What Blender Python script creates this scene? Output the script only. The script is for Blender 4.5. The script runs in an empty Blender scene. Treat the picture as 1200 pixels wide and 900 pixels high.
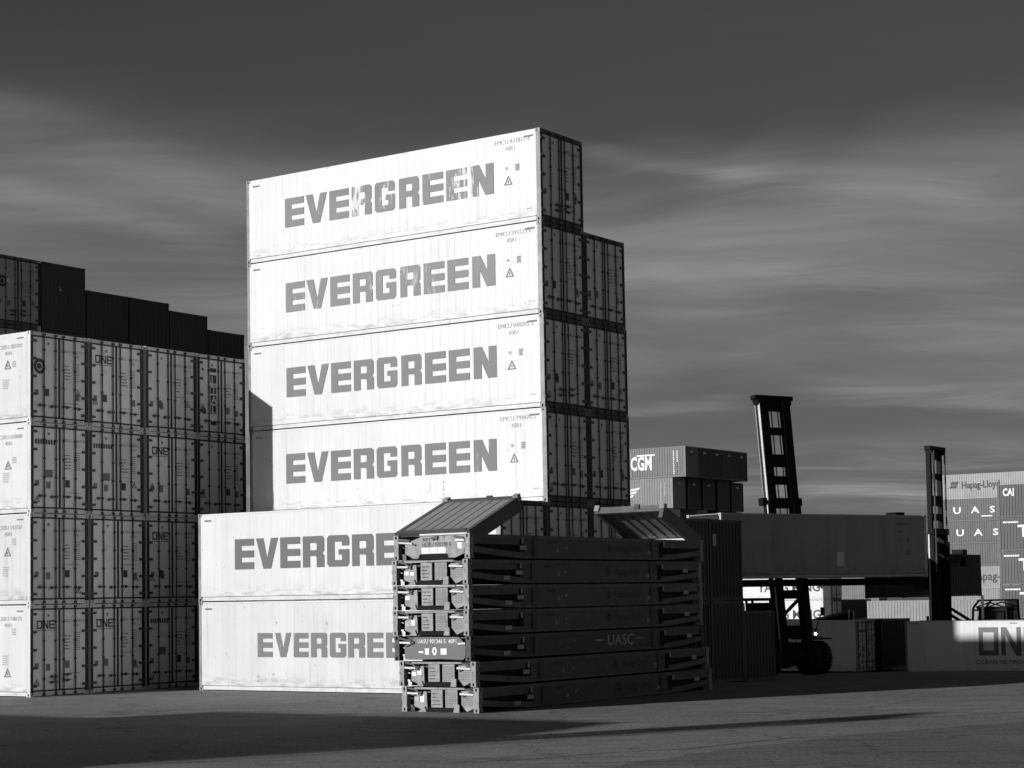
import bpy, math, random
from mathutils import Vector, Matrix
from mathutils.geometry import tessellate_polygon
R = math.radians
rnd = random.Random(11)
scene = bpy.context.scene
COL = scene.collection

# ------------------------------------------------------------------ camera
cam = bpy.data.cameras.new('camera')
cam.sensor_width = 36.0
cam.lens = 36.0 * 2212.05 / 1200.0
cam.shift_y = 114.0 / 1200.0
cam.clip_start = 0.5
cam.clip_end = 9000
camo = bpy.data.objects.new('camera', cam)
COL.objects.link(camo)
camo.location = (0, 0, 2.905)
camo.rotation_euler = (Matrix.Rotation(math.pi/2 + 0.061, 4, 'X') @ Matrix.Rotation(-0.0166, 4, 'Z')).to_euler()
scene.camera = camo
scene.view_settings.view_transform = 'Standard'
scene.view_settings.look = 'None'
scene.view_settings.exposure = 0.0
scene.view_settings.gamma = 1.0
scene.render.film_transparent = False
scene.cycles.diffuse_bounces = 8
scene.cycles.max_bounces = 12

# ------------------------------------------------------------------ light
SUN = Vector((0.82529, 0.50852, -0.24557)).normalized()
sun = bpy.data.lights.new('sun', 'SUN')
sun.energy = 4.05
sun.angle = R(0.53)
sun.color = (1.0, 1.0, 1.0)
suno = bpy.data.objects.new('sun', sun)
suno.rotation_euler = SUN.to_track_quat('-Z', 'Y').to_euler()
suno.location = (-60, -40, 60)
COL.objects.link(suno)

world = bpy.data.worlds.new('World')
scene.world = world
world.use_nodes = True
wt = world.node_tree
for n in list(wt.nodes):
    wt.nodes.remove(n)

class NT:
    """small helper for wiring node trees"""
    def __init__(s, t): s.t = t
    def n(s, typ, **kw):
        nd = s.t.nodes.new(typ)
        ins = kw.pop('ins', {})
        for k, v in kw.items(): setattr(nd, k, v)
        for k, v in ins.items():
            if hasattr(v, 'is_output'): s.t.links.new(v, nd.inputs[k])
            else: nd.inputs[k].default_value = v
        return nd
    def m(s, op, a, b=0.0, c=0.0, clamp=False):
        nd = s.n('ShaderNodeMath', operation=op, use_clamp=clamp, ins={0: a, 1: b, 2: c})
        return nd.outputs[0]
    def ramp(s, x, x0, x1, y0=0.0, y1=1.0, smooth=True):
        nd = s.n('ShaderNodeMapRange', ins={0: x, 1: x0, 2: x1, 3: y0, 4: y1})
        nd.clamp = True
        if smooth: nd.interpolation_type = 'SMOOTHSTEP'
        return nd.outputs[0]
    def noise(s, vec, scale, detail=4.0, rough=0.55, dist=0.0):
        return s.n('ShaderNodeTexNoise', ins={'Vector': vec, 'Scale': scale, 'Detail': detail, 'Roughness': rough, 'Distortion': dist}).outputs[0]
    def mapping(s, vec, sc=(1, 1, 1), loc=(0, 0, 0), rot=(0, 0, 0)):
        return s.n('ShaderNodeMapping', ins={'Vector': vec, 'Scale': sc, 'Location': loc, 'Rotation': rot}).outputs[0]
    def mix(s, f, a, b):
        nd = s.n('ShaderNodeMix', data_type='FLOAT', ins={0: f, 2: a, 3: b})
        return nd.outputs[0]

w = NT(wt)
sky = w.n('ShaderNodeTexSky', sky_type='NISHITA', sun_disc=False, sun_elevation=R(14.2), sun_rotation=R(238.3), air_density=1.0, dust_density=0.6, ozone_density=1.0)
sep = w.n('ShaderNodeSeparateColor', ins={0: sky.outputs[0]})
tc = w.n('ShaderNodeTexCoord')
sx = w.n('ShaderNodeSeparateXYZ', ins={0: tc.outputs['Generated']})
elz = w.m('MAXIMUM', sx.outputs[2], 0.0)
# wispy cirrus: noise on a cloud layer seen in perspective
den = w.m('ADD', elz, 0.16)
cx = w.m('DIVIDE', sx.outputs[0], den)
cy = w.m('DIVIDE', sx.outputs[1], den)
cv = w.n('ShaderNodeCombineXYZ', ins={0: cx, 1: cy, 2: 0.0}).outputs[0]
big = w.noise(w.mapping(cv, (0.9, 0.6, 1), (3.4, 1.1, 0), (0, 0, R(30))), 1.0, 3.0, 0.5, 0.7)
warp = w.n('ShaderNodeTexNoise', ins={'Vector': cv, 'Scale': 0.9, 'Detail': 4.0, 'Roughness': 0.55})
cvw = w.n('ShaderNodeVectorMath', operation='ADD', ins={0: cv, 1: w.n('ShaderNodeVectorMath', operation='SCALE', ins={0: warp.outputs['Color'], 'Scale': 0.55}).outputs[0]}).outputs[0]
f1 = w.noise(w.mapping(cvw, (0.7, 3.2, 1), (0.4, 5.2, 0), (0, 0, R(-38))), 1.3, 9.0, 0.62, 0.5)
f2 = w.noise(w.mapping(cvw, (1.2, 7.5, 1), (2.4, 1.2, 0), (0, 0, R(-50))), 1.6, 9.0, 0.66, 0.8)
fine = w.m('ADD', w.m('MULTIPLY', f1, 0.78), w.m('MULTIPLY', f2, 0.22))
elw = w.m('ADD', elz, w.m('MULTIPLY', w.m('SUBTRACT', big, 0.5), 0.22))
lowmask = w.m('MULTIPLY', w.ramp(elw, 0.275, 0.19), w.ramp(elw, 0.01, 0.13, 0.30, 1.0))
cl = w.m('MULTIPLY', w.ramp(big, 0.32, 0.64, 0.42, 1.08), w.ramp(fine, 0.32, 0.68, 0.50, 1.05))
low = w.m('MULTIPLY', w.ramp(w.m('ABSOLUTE', w.m('SUBTRACT', elz, 0.055)), 0.0, 0.03, 1.0, 0.0), w.ramp(fine, 0.46, 0.60))
cl = w.m('ADD', w.m('MULTIPLY', cl, w.m('ADD', w.m('MULTIPLY', lowmask, 0.96), 0.04)), w.m('MULTIPLY', low, 0.35))
# single cirrus filaments: (azimuth, height) at both ends, half width, strength
azm = w.m('ARCTAN2', sx.outputs[0], sx.outputs[1])
wel = w.m('ADD', elz, w.m('MULTIPLY', w.m('SUBTRACT', f1, 0.5), 0.022))
fil = 0.0
for a0, h0, a1, h1, hw, st in ((0.030, 0.232, 0.150, 0.213, 0.0040, 0.36), (0.070, 0.228, 0.270, 0.196, 0.0105, 0.32), (-0.300, 0.258, -0.125, 0.206, 0.0120, 0.22), (-0.290, 0.216, -0.135, 0.182, 0.0070, 0.28),
                               (0.045, 0.096, 0.125, 0.098, 0.0022, 0.30), (0.140, 0.108, 0.290, 0.092, 0.0060, 0.36), (0.150, 0.055, 0.235, 0.049, 0.0035, 0.50), (0.110, 0.172, 0.280, 0.150, 0.0080, 0.20), (0.35, 0.22, 0.75, 0.17, 0.0100, 0.3), (-0.8, 0.16, -0.4, 0.20, 0.0100, 0.3), (1.2, 0.2, 1.9, 0.16, 0.014, 0.3), (-1.9, 0.14, -1.2, 0.19, 0.014, 0.3)):
    line = w.m('ADD', h0, w.m('MULTIPLY', w.m('SUBTRACT', azm, a0), (h1 - h0) / (a1 - a0)))
    dd = w.m('ABSOLUTE', w.m('SUBTRACT', wel, line))
    prof = w.ramp(dd, 0.0, hw * 1.8, 1.0, 0.0)
    am, aw = (a0 + a1) / 2, abs(a1 - a0) / 2
    ends = w.ramp(w.m('ABSOLUTE', w.m('SUBTRACT', azm, am)), aw * 0.45, aw * 1.15, 1.0, 0.0)
    fil = w.m('ADD', fil, w.m('MULTIPLY', w.m('MULTIPLY', prof, ends), st))
cl = w.m('ADD', cl, w.m('MULTIPLY', fil, w.ramp(f2, 0.36, 0.62, 0.45, 1.1)))
sd = w.n('ShaderNodeVectorMath', operation='DOT_PRODUCT', ins={0: tc.outputs['Generated'], 1: tuple(-SUN)}).outputs['Value']
fwd = w.m('ADD', 1.0, w.m('MULTIPLY', w.m('POWER', w.m('MAXIMUM', sd, 0.0), 2.5), 5.5))   # thin cloud scatters forward, brighter round the sun
cloudv = w.m('MULTIPLY', w.m('MULTIPLY', cl, 1.75), fwd)
base = w.m('MULTIPLY', w.m('MULTIPLY', w.m('POWER', sep.outputs[0], 0.6), 0.40), w.ramp(elz, 0.18, 0.8, 1.0, 0.28))
rad = w.m('ADD', base, cloudv)
bg = w.n('ShaderNodeBackground', ins={'Color': w.n('ShaderNodeCombineColor', ins={0: rad, 1: rad, 2: rad}).outputs[0], 'Strength': 0.1})
wo = w.n('ShaderNodeOutputWorld', ins={'Surface': bg.outputs[0]})

# ------------------------------------------------------------------ materials (black and white photograph: greys only)
MATS = {}
def mat(name, v, rough=0.55, var=0.10, streak=0.0, scale=1.2, metal=0.0, bump=0.0, grime=0.0, spec=0.4, seam=0.0, wear=0.0, wear_to=0.8, wear_x=(), emis=0.0, rust=0.0):
    if name in MATS: return MATS[name]
    m = bpy.data.materials.new(name)
    m.use_nodes = True
    t = m.node_tree
    b = t.nodes['Principled BSDF']
    k = NT(t)
    tc = k.n('ShaderNodeTexCoord').outputs['Object']
    oi = k.n('ShaderNodeObjectInfo').outputs['Random']
    off = k.n('ShaderNodeCombineXYZ', ins={0: k.m('MULTIPLY', oi, 137.0), 1: k.m('MULTIPLY', oi, 71.0), 2: k.m('MULTIPLY', oi, 13.0)}).outputs[0]
    p = k.n('ShaderNodeVectorMath', operation='ADD', ins={0: tc, 1: off}).outputs[0]
    n1 = k.noise(p, scale, 5.0, 0.6)
    val = k.m('MULTIPLY', k.ramp(n1, 0.3, 0.7, 1 - var, 1 + var, False), v)
    if streak:
        st = k.noise(k.mapping(p, (3.2, 3.2, 0.16)), 1.6, 4.0, 0.6)
        val = k.m('MULTIPLY', val, k.ramp(st, 0.52, 0.78, 1.0, 1.0 - streak))
    if seam:
        sxx = k.n('ShaderNodeSeparateXYZ', ins={0: tc}).outputs[0]
        bid = k.m('FLOOR', k.m('DIVIDE', sxx, 0.62))
        wn = k.n('ShaderNodeTexWhiteNoise', noise_dimensions='2D', ins={'Vector': k.n('ShaderNodeCombineXYZ', ins={0: bid, 1: oi, 2: 0.0}).outputs[0]}).outputs[0]
        val = k.m('MULTIPLY', val, k.ramp(wn, 0, 1, 1 - seam, 1.0, False))
    if grime:
        zz = k.n('ShaderNodeSeparateXYZ', ins={0: tc}).outputs[2]
        g = k.m('MULTIPLY', k.ramp(zz, 0.15, 0.65, 1.0, 0.0), k.ramp(k.noise(k.mapping(p, (0.9, 0.9, 2.6)), 2.2, 5.0, 0.65), 0.42, 0.7))
        val = k.m('MULTIPLY', val, k.m('SUBTRACT', 1.0, k.m('MULTIPLY', g, grime)))
        sp = k.ramp(k.noise(p, 5.0, 3.0, 0.5), 0.70, 0.75)
        val = k.m('MULTIPLY', val, k.m('SUBTRACT', 1.0, k.m('MULTIPLY', sp, grime * 0.9)))
    if rust:
        rs = k.ramp(k.noise(k.mapping(p, (2.0, 2.0, 0.8)), 4.0, 6.0, 0.7), 0.56, 0.66)
        val = k.m('MULTIPLY', val, k.m('SUBTRACT', 1.0, k.m('MULTIPLY', rs, rust)))
    if wear:
        wx = k.n('ShaderNodeSeparateXYZ', ins={0: tc}).outputs[0]
        extra = None
        for c0, wd_, amp in wear_x:
            g_ = k.ramp(k.m('ABSOLUTE', k.m('SUBTRACT', wx, c0)), 0.0, wd_, amp, 0.0)
            extra = g_ if extra is None else k.m('ADD', extra, g_)
        a = k.noise(k.mapping(p, (5.5, 5.5, 0.9)), 1.5, 6.0, 0.72)
        lo = k.noise(k.mapping(p, (0.45, 0.45, 0.3), (4.2, 0, 1.0)), 1.0, 2.0, 0.5)
        f = k.m('MULTIPLY', k.ramp(k.m('ADD', a, k.m('MULTIPLY', k.m('SUBTRACT', lo, 0.5), 0.5) if extra is None else k.m('SUBTRACT', extra, 0.10)), 0.66 - 0.08 * wear, 0.74 - 0.08 * wear), wear, clamp=True)
        val = k.mix(f, val, wear_to)
    cc = k.n('ShaderNodeCombineColor', ins={0: val, 1: val, 2: val}).outputs[0]
    t.links.new(cc, b.inputs['Base Color'])
    b.inputs['Roughness'].default_value = rough
    b.inputs['Metallic'].default_value = metal
    b.inputs['Specular IOR Level'].default_value = spec
    if emis:
        t.links.new(cc, b.inputs['Emission Color']); b.inputs['Emission Strength'].default_value = emis
    if bump:
        bn = k.n('ShaderNodeBump', ins={'Height': k.noise(p, 9.0, 4.0, 0.6), 'Strength': bump, 'Distance': 0.03}).outputs[0]
        t.links.new(bn, b.inputs['Normal'])
    MATS[name] = m
    return m

WHITE = mat('white_reefer_paint', 0.69, 0.45, 0.05, 0.14, 0.8, grime=0.40, seam=0.07, bump=0.05)
WHITE_OLD = mat('aged_white_reefer_paint', 0.65, 0.5, 0.06, 0.20, 0.8, grime=0.5, seam=0.08, bump=0.05)
RAILW = mat('white_rail_paint', 0.66, 0.5, 0.06, 0.2, 2.0, grime=0.2)
POSTG = mat('galvanised_post', 0.24, 0.5, 0.35, 0.0, 3.0, metal=0.0, rust=0.25)
DOORW = mat('white_door_paint', 0.84, 0.5, 0.07, 0.16, 1.0, grime=0.35)
DOORG = mat('grey_door_paint', 0.84, 0.5, 0.07, 0.16, 1.0, grime=0.35)
DARKFRAME = mat('dark_green_frame_paint', 0.06, 0.5, 0.15, 0.1, 2.0)
LIGHTFRAME = mat('light_frame_paint', 0.68, 0.5, 0.15, 0.2, 3.0, rust=0.3)
GASKET = mat('black_rubber_gasket', 0.018, 0.6, 0.1)
ROD = mat('dark_zinc_rod', 0.05, 0.4, 0.2, metal=0.3)
STEEL = mat('dark_steel', 0.06, 0.5, 0.25, rust=0.3)
BLACK = mat('black_machine_paint_and_recess_shade', 0.008, 0.6, 0.2, spec=0.1)  # also painted on the racks where slots and recesses lie in shade
MACH = mat('machine_paint', 0.035, 0.4, 0.15)
TYRE = mat('tyre_rubber', 0.012, 0.8, 0.2)
CHROME = mat('hydraulic_chrome', 0.75, 0.22, 0.05, metal=1.0)
BRIGHT = mat('bright_galvanised_steel', 0.62, 0.35, 0.15)
GLASS = mat('window_glass', 0.03, 0.08, 0.0, spec=0.6)
LAMP = mat('lit_work_lamp', 1.0, 0.4, 0.0, emis=5.0)
INK = mat('printed_dark_marking', 0.05, 0.6, 0.1)
INKM = mat('printed_grey_marking', 0.20, 0.6, 0.1)
INKL = mat('faded_grey_marking', 0.42, 0.6, 0.1)
INKW = mat('printed_white_marking', 0.82, 0.6, 0.05)
LIVERY = [mat('green_lettering_worn_%d' % i, c, 0.55, 0.05, wear=wv, wear_to=0.72) for i, (c, wv) in enumerate([(0.235, 0.15), (0.118, 0.12), (0.150, 0.3), (0.165, 0.25), (0.195, 0.4), (0.20, 0.8)])]
LIVERY[5] = mat('green_lettering_peeling', 0.18, 0.55, 0.12, wear=0.85, wear_to=0.70, wear_x=((-7.25, 0.55, 0.30), (-6.1, 0.9, 0.17), (-9.0, 1.2, 0.10), (-3.0, 1.4, 0.20), (-4.3, 0.8, 0.10)))
LIVERY[0] = mat('green_lettering_old', 0.32, 0.55, 0.2, wear=0.25, wear_to=0.7)

def paint(v, tag_=''):
    """corrugated dry container paint of a grey value"""
    return mat('container_paint_%03d%s' % (int(v * 1000), tag_), v, 0.5, 0.10, 0.22, 0.9, grime=0.3, rust=0.15)

# ------------------------------------------------------------------ mesh builder
class MB:
    def __init__(s): s.v = []; s.f = []
    def quad(s, a, b, c, d):
        i = len(s.v); s.v += [tuple(a), tuple(b), tuple(c), tuple(d)]; s.f.append((i, i+1, i+2, i+3)); return s
    def poly(s, pts):
        i = len(s.v); s.v += [tuple(p) for p in pts]; s.f.append(tuple(range(i, i+len(pts)))); return s
    def box(s, x0, x1, y0, y1, z0, z1, M=None):
        P = [Vector((x, y, z)) for z in (z0, z1) for y in (y0, y1) for x in (x0, x1)]
        if M is not None: P = [M @ p for p in P]
        i = len(s.v); s.v += [tuple(p) for p in P]
        s.f += [(i, i+2, i+3, i+1), (i+4, i+5, i+7, i+6), (i, i+1, i+5, i+4), (i+2, i+6, i+7, i+3), (i, i+4, i+6, i+2), (i+1, i+3, i+7, i+5)]
        return s
    def bar(s, p0, p1, w, h=None, up=(0, 0, 1)):
        h = h or w
        p0 = Vector(p0); p1 = Vector(p1); d = p1 - p0
        u = Vector(up)
        if abs(d.normalized().dot(u)) > 0.95: u = Vector((1, 0, 0))
        r = d.cross(u).normalized(); q = r.cross(d).normalized()
        i = len(s.v)
        for p in (p0, p1):
            for a, b in ((-1, -1), (1, -1), (1, 1), (-1, 1)):
                s.v.append(tuple(p + r * a * w / 2 + q * b * h / 2))
        s.f += [(i, i+3, i+2, i+1), (i+4, i+5, i+6, i+7)] + [(i+k, i+(k+1) % 4, i+4+(k+1) % 4, i+4+k) for k in range(4)]
        return s
    def tube(s, pts, r, n=8, caps=True):
        pts = [Vector(p) for p in pts]; i0 = len(s.v)
        rr = r if isinstance(r, (list, tuple)) else [r] * len(pts)
        for j, p in enumerate(pts):
            d = (pts[min(j+1, len(pts)-1)] - pts[max(j-1, 0)]).normalized()
            u = Vector((0, 0, 1)) if abs(d.z) < 0.9 else Vector((1, 0, 0))
            a = d.cross(u).normalized(); b = d.cross(a).normalized()
            for k in range(n):
                t = 2 * math.pi * k / n
                s.v.append(tuple(p + a * math.cos(t) * rr[j] + b * math.sin(t) * rr[j]))
        for j in range(len(pts)-1):
            for k in range(n):
                a = i0 + j*n + k; b = i0 + j*n + (k+1) % n
                s.f.append((a, a+n, b+n, b))
        if caps:
            s.f.append(tuple(i0 + k for k in range(n)))
            s.f.append(tuple(i0 + (len(pts)-1)*n + k for k in reversed(range(n))))
        return s
    def prism(s, pts, axis, t0, t1):
        """extrude a 2D outline along axis ('x': pts are (y,z); 'y': (x,z); 'z': (x,y))"""
        def P(a, b, t):
            return (t, a, b) if axis == 'x' else ((a, t, b) if axis == 'y' else (a, b, t))
        n = len(pts); i = len(s.v)
        s.v += [P(a, b, t0) for a, b in pts] + [P(a, b, t1) for a, b in pts]
        tri = tessellate_polygon([[Vector((a, b, 0)) for a, b in pts]])
        s.f += [tuple(i + q for q in t) for t in tri] + [tuple(i + n + q for q in reversed(t)) for t in tri]
        s.f += [(i+k, i+(k+1) % n, i+n+(k+1) % n, i+n+k) for k in range(n)]
        return s
    def lathe(s, prof, c, axis='x', n=24):
        """prof: list of (offset along axis, radius)"""
        i0 = len(s.v); c = Vector(c)
        for o, r in prof:
            for k in range(n):
                t = 2 * math.pi * k / n; a, b = r * math.cos(t), r * math.sin(t)
                s.v.append(tuple(c + (Vector((o, a, b)) if axis == 'x' else (Vector((a, o, b)) if axis == 'y' else Vector((a, b, o))))))
        for j in range(len(prof)-1):
            for k in range(n):
                a = i0 + j*n + k; b = i0 + j*n + (k+1) % n
                s.f.append((a, b, b+n, a+n))
        return s
    def holed(s, o, u, v, nrm, hu=0.22, hv=0.33, depth=0.06):
        """face o + u*[0,1] + v*[0,1] with an oval hole pushed in along -nrm"""
        o, u, v, nrm = Vector(o), Vector(u), Vector(v), Vector(nrm)
        outer = [(0, 0), (.5, 0), (1, 0), (1, .5), (1, 1), (.5, 1), (0, 1), (0, .5)]
        inner = [(.5 - hu*.6, .5 - hv), (.5, .5 - hv*1.05), (.5 + hu*.6, .5 - hv), (.5 + hu, .5), (.5 + hu*.6, .5 + hv), (.5, .5 + hv*1.05), (.5 - hu*.6, .5 + hv), (.5 - hu, .5)]
        i = len(s.v)
        s.v += [tuple(o + u*a + v*b) for a, b in outer] + [tuple(o + u*a + v*b) for a, b in inner] + [tuple(o + u*a + v*b - nrm*depth) for a, b in inner]
        for k in range(8):
            k2 = (k+1) % 8
            s.f.append((i+k, i+k2, i+8+k2, i+8+k)); s.f.append((i+8+k, i+8+k2, i+16+k2, i+16+k))
        s.f.append(tuple(i+16+k for k in range(8)))
        return s
    def mesh(s, name, smooth=False):
        me = bpy.data.meshes.new(name)
        me.from_pydata(s.v, [], s.f)
        me.materials.append(None)
        if smooth:
            me.polygons.foreach_set('use_smooth', [True] * len(me.polygons))
        me.update()
        return me

# part spec: [name, mesh, palette key or material, children, (x,y,z) offset]
def spec(name, mb, key, kids=None, loc=(0, 0, 0), smooth=False):
    return [name, mb if isinstance(mb, bpy.types.Mesh) else mb.mesh(name, smooth), key, kids or [], loc]
def put(sp, parent, pal):
    name, me, key, kids, loc = sp
    o = bpy.data.objects.new(name, me)
    COL.objects.link(o)
    o.parent = parent
    o.location = loc
    m = pal[key] if isinstance(key, str) else key
    o.material_slots[0].link = 'OBJECT'
    o.material_slots[0].material = m
    if name in ('marking', 'flange', 'recess_shade'): o['kind'] = 'stuff'
    for k in kids: put(k, o, pal)
    return o
def thing(name, label, cat, loc, rz=0.0, group=None, specs=(), pal={}):
    o = bpy.data.objects.new(name, None)
    o.empty_display_size = 0.5
    COL.objects.link(o)
    o.location = loc; o.rotation_euler = (0, 0, rz)
    if len(label.split()) > 16 or len(label.split()) < 4: print('LONG', len(label.split()), label)
    o['label'] = label; o['category'] = cat
    if group: o['group'] = group
    for s_ in specs: put(s_, o, pal)
    return o
def structure(name, mb, m):
    me = mb if isinstance(mb, bpy.types.Mesh) else mb.mesh(name)
    o = bpy.data.objects.new(name, me)
    me.materials[0] = m
    COL.objects.link(o); o['kind'] = 'structure'
    return o

# ------------------------------------------------------------------ writing
_tm = {}
def text_mb(txt, h, xs=1.0, bold=0.0, align='LEFT', space=1.0):
    """flat outline text, cap height h, in local XY, as an MB with x,y,0"""
    key = (txt, round(h, 3), xs, bold, align, space)
    if key in _tm: return _tm[key]
    cu = bpy.data.curves.new('text', 'FONT')
    cu.body = txt; cu.size = h / 0.70; cu.offset = bold * h; cu.align_x = align; cu.space_character = space
    cu.resolution_u = 2
    o = bpy.data.objects.new('text', cu)
    COL.objects.link(o)
    bpy.context.view_layer.update()
    me = bpy.data.meshes.new_from_object(o)
    mb = MB(); mb.v = [(p.co.x * xs, p.co.y, 0) for p in me.vertices]; mb.f = [tuple(p.vertices) for p in me.polygons]
    bpy.data.objects.remove(o); bpy.data.curves.remove(cu); bpy.data.meshes.remove(me)
    _tm[key] = mb
    return mb
def add_side(dst, src, x, z, y=-0.012):
    i = len(dst.v); dst.v += [(x + a, y, z + b) for a, b, c in src.v]; dst.f += [tuple(i+q for q in f) for f in src.f]
def add_door(dst, src, yy, z, x=0.012):
    i = len(dst.v); dst.v += [(x, yy + a, z + b) for a, b, c in src.v]; dst.f += [tuple(i+q for q in f) for f in src.f]
def shape2d(outers, sx_=1, sy_=1, ox=0, oy=0, dst=None):
    dst = dst or MB()
    for loops in outers:
        flat = [p for lp in loops for p in lp]
        i = len(dst.v)
        dst.v += [(ox + a * sx_, oy + b * sy_, 0) for a, b in flat]
        for t in tessellate_polygon([[Vector((a, b, 0)) for a, b in lp] for lp in loops]):
            tt = [flat[q] for q in t]
            cr = (tt[1][0]-tt[0][0])*(tt[2][1]-tt[0][1]) - (tt[1][1]-tt[0][1])*(tt[2][0]-tt[0][0])
            dst.f.append(tuple(i+q for q in (t if cr > 0 else reversed(t))))
    return dst
c_ = 0.06
GLY = {
 'E': [[[(0, 0), (1, 0), (1, .23), (.35, .23), (.35, .385), (1, .385), (1, .615), (.35, .615), (.35, .77), (1, .77), (1, 1), (0, 1)]]],
 'V': [[[(0, 1), (.33, .0), (.67, 0), (1, 1), (.68, 1), (.5, .34), (.33, 1)]]],
 'R': [[[(0, 0), (.34, 0), (.34, .36), (.60, .36), (.65, .30), (.65, 0), (1, 0), (1, .38), (.92, .45), (1, .53), (1, .92), (.91, 1), (0, 1)],
        [(.34, .55), (.34, .78), (.62, .78), (.66, .74), (.66, .59), (.62, .55)]]],
 'G': [[[(.10, 0), (.90, 0), (1, .09), (1, .55), (.52, .55), (.52, .38), (.67, .38), (.67, .21), (.34, .21), (.34, .79), (.67, .79), (.67, .66), (1, .66), (1, .91), (.90, 1), (.10, 1), (0, .91), (0, .09)]]],
 'N': [[[(0, 0), (.34, 0), (.34, .52), (.63, 0), (1, 0), (1, 1), (.66, 1), (.66, .50), (.37, 1), (0, 1)]]],
 'O': [[[(0, 0), (1, 0), (1, 1), (0, 1)], [(.22, .18), (.22, .82), (.78, .82), (.78, .18)]]],
 'n': [[[(0, 0), (.22, 0), (.22, .72), (.74, 0), (1, 0), (1, 1), (.78, 1), (.78, .30), (.27, 1), (0, 1)]]],
 'e': [[[(0, 0), (1, 0), (1, .18), (.22, .18), (.22, .41), (.92, .41), (.92, .59), (.22, .59), (.22, .82), (1, .82), (1, 1), (0, 1)]]],
}
def evergreen(starts, lw, h, z):
    mb = MB()
    for ch, x0, ww in zip('EVERGREEN', starts, lw):
        m_ = shape2d(GLY[ch], ww, h)
        add_side(mb, m_, x0, z, -0.012)
    return mb
def one_logo(h, w_=None):
    w_ = w_ or h * 0.92
    mb = MB(); x = 0
    for ch in 'One':
        shape2d(GLY[ch], w_, h, x, 0, mb); x += w_ * 1.14
    return mb
def triangle(h):
    return shape2d([[[(0, 0), (1.1, 0), (.55, 1)], [(.22, .12), (.55, .76), (.88, .12)]], [[(.49, .2), (.61, .2), (.61, .5), (.49, .5)]]], h, h)
def block(wd, h, rows, cols=1, fill=0.55, rng=None, ragged=0.3):
    """a panel of unreadable small print: rows of short dashes"""
    mb = MB(); rh = h / rows; rng = rng or rnd
    for r in range(rows):
        x = 0
        end = wd * (1 - ragged * rng.random())
        while x < end - 0.01:
            ln = min(end - x, (0.06 + 0.18 * rng.random()) if cols == 1 else wd / cols * 0.7)
            z0 = h - (r + 1) * rh + rh * (1 - fill) / 2
            i = len(mb.v); mb.v += [(x, z0, 0), (x+ln, z0, 0), (x+ln, z0+rh*fill, 0), (x, z0+rh*fill, 0)]; mb.f.append((i, i+1, i+2, i+3))
            x += ln + (0.025 if cols == 1 else wd / cols * 0.3)
    return mb
def rect(wd, h):
    return shape2d([[[(0, 0), (wd, 0), (wd, h), (0, h)]]])
def arc_disc(r, n=12, r2=0.0):
    o = [(r * math.cos(2*math.pi*k/n), r * math.sin(2*math.pi*k/n)) for k in range(n)]
    if r2: return shape2d([[o, [(r2 * math.cos(2*math.pi*k/n), r2 * math.sin(2*math.pi*k/n)) for k in range(n)]]])
    return shape2d([[o]])

# ------------------------------------------------------------------ containers
L, W, HC, SD = 12.192, 2.438, 2.896, 2.591
L20 = 6.058
def casting_mb(sx_, sy_, top, H, Lc=L):
    """corner casting; sx_: 0 at +x end, 1 at -x end; sy_: 0 near (-y), 1 far"""
    cw, cd, chh = 0.178, 0.162, 0.118
    x0, x1 = (-cw, 0.0) if sx_ == 0 else (-Lc, -Lc + cw)
    y0, y1 = (0.0, cd) if sy_ == 0 else (W - cd, W)
    z0, z1 = (H - chh, H) if top else (0.0, chh)
    mb = MB()
    xo = x1 if sx_ == 0 else x0; nx = 1 if sx_ == 0 else -1
    yo = y0 if sy_ == 0 else y1; ny = -1 if sy_ == 0 else 1
    mb.holed((xo, y0, z0), (0, y1-y0, 0), (0, 0, z1-z0), (nx, 0, 0), 0.2, 0.34)
    mb.holed((x0, yo, z0), (x1-x0, 0, 0), (0, 0, z1-z0), (0, ny, 0), 0.2, 0.34)
    xi = x0 if sx_ == 0 else x1; yi = y1 if sy_ == 0 else y0
    mb.quad((xi, y0, z0), (xi, y1, z0), (xi, y1, z1), (xi, y0, z1))
    mb.quad((x0, yi, z0), (x1, yi, z0), (x1, yi, z1), (x0, yi, z1))
    mb.quad((x0, y0, z0), (x1, y0, z0), (x1, y1, z0), (x0, y1, z0))
    mb.quad((x0, y0, z1), (x1, y0, z1), (x1, y1, z1), (x0, y1, z1))
    return mb
def corr_x(x0, x1, y, z0, z1, pitch, depth, side, flat=0.42, thin=False):
    """vertical corrugation running along x on the face y; side -1 near, +1 far"""
    mb = MB(); n = max(1, round((x1-x0)/pitch)); p = (x1-x0)/n
    pts = []
    for k in range(n):
        b = x0 + k*p
        if thin: pts += [(b, 0), (b+p-0.05, 0), (b+p-0.035, depth), (b+p-0.015, depth)]
        else: pts += [(b, 0), (b+p*flat*0.5*2*0.5, 0), (b+p*(flat*0.5+0.14), depth), (b+p*(1-0.14-flat*0.5+0.0), depth)]
    pts.append((x1, 0))
    if not thin:
        pts = []
        for k in range(n):
            b = x0 + k*p
            pts += [(b, 0), (b+p*0.27, 0), (b+p*0.5, depth), (b+p*0.77, depth)]
        pts.append((x1, 0))
    for (a, da), (b, db) in zip(pts, pts[1:]):
        ya, yb = y - side*da, y - side*db
        if side < 0: mb.quad((a, y+da, z0), (b, y+db, z0), (b, y+db, z1), (a, y+da, z1))
        else: mb.quad((b, y-db, z0), (a, y-da, z0), (a, y-da, z1), (b, y-db, z1))
    return mb
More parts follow.
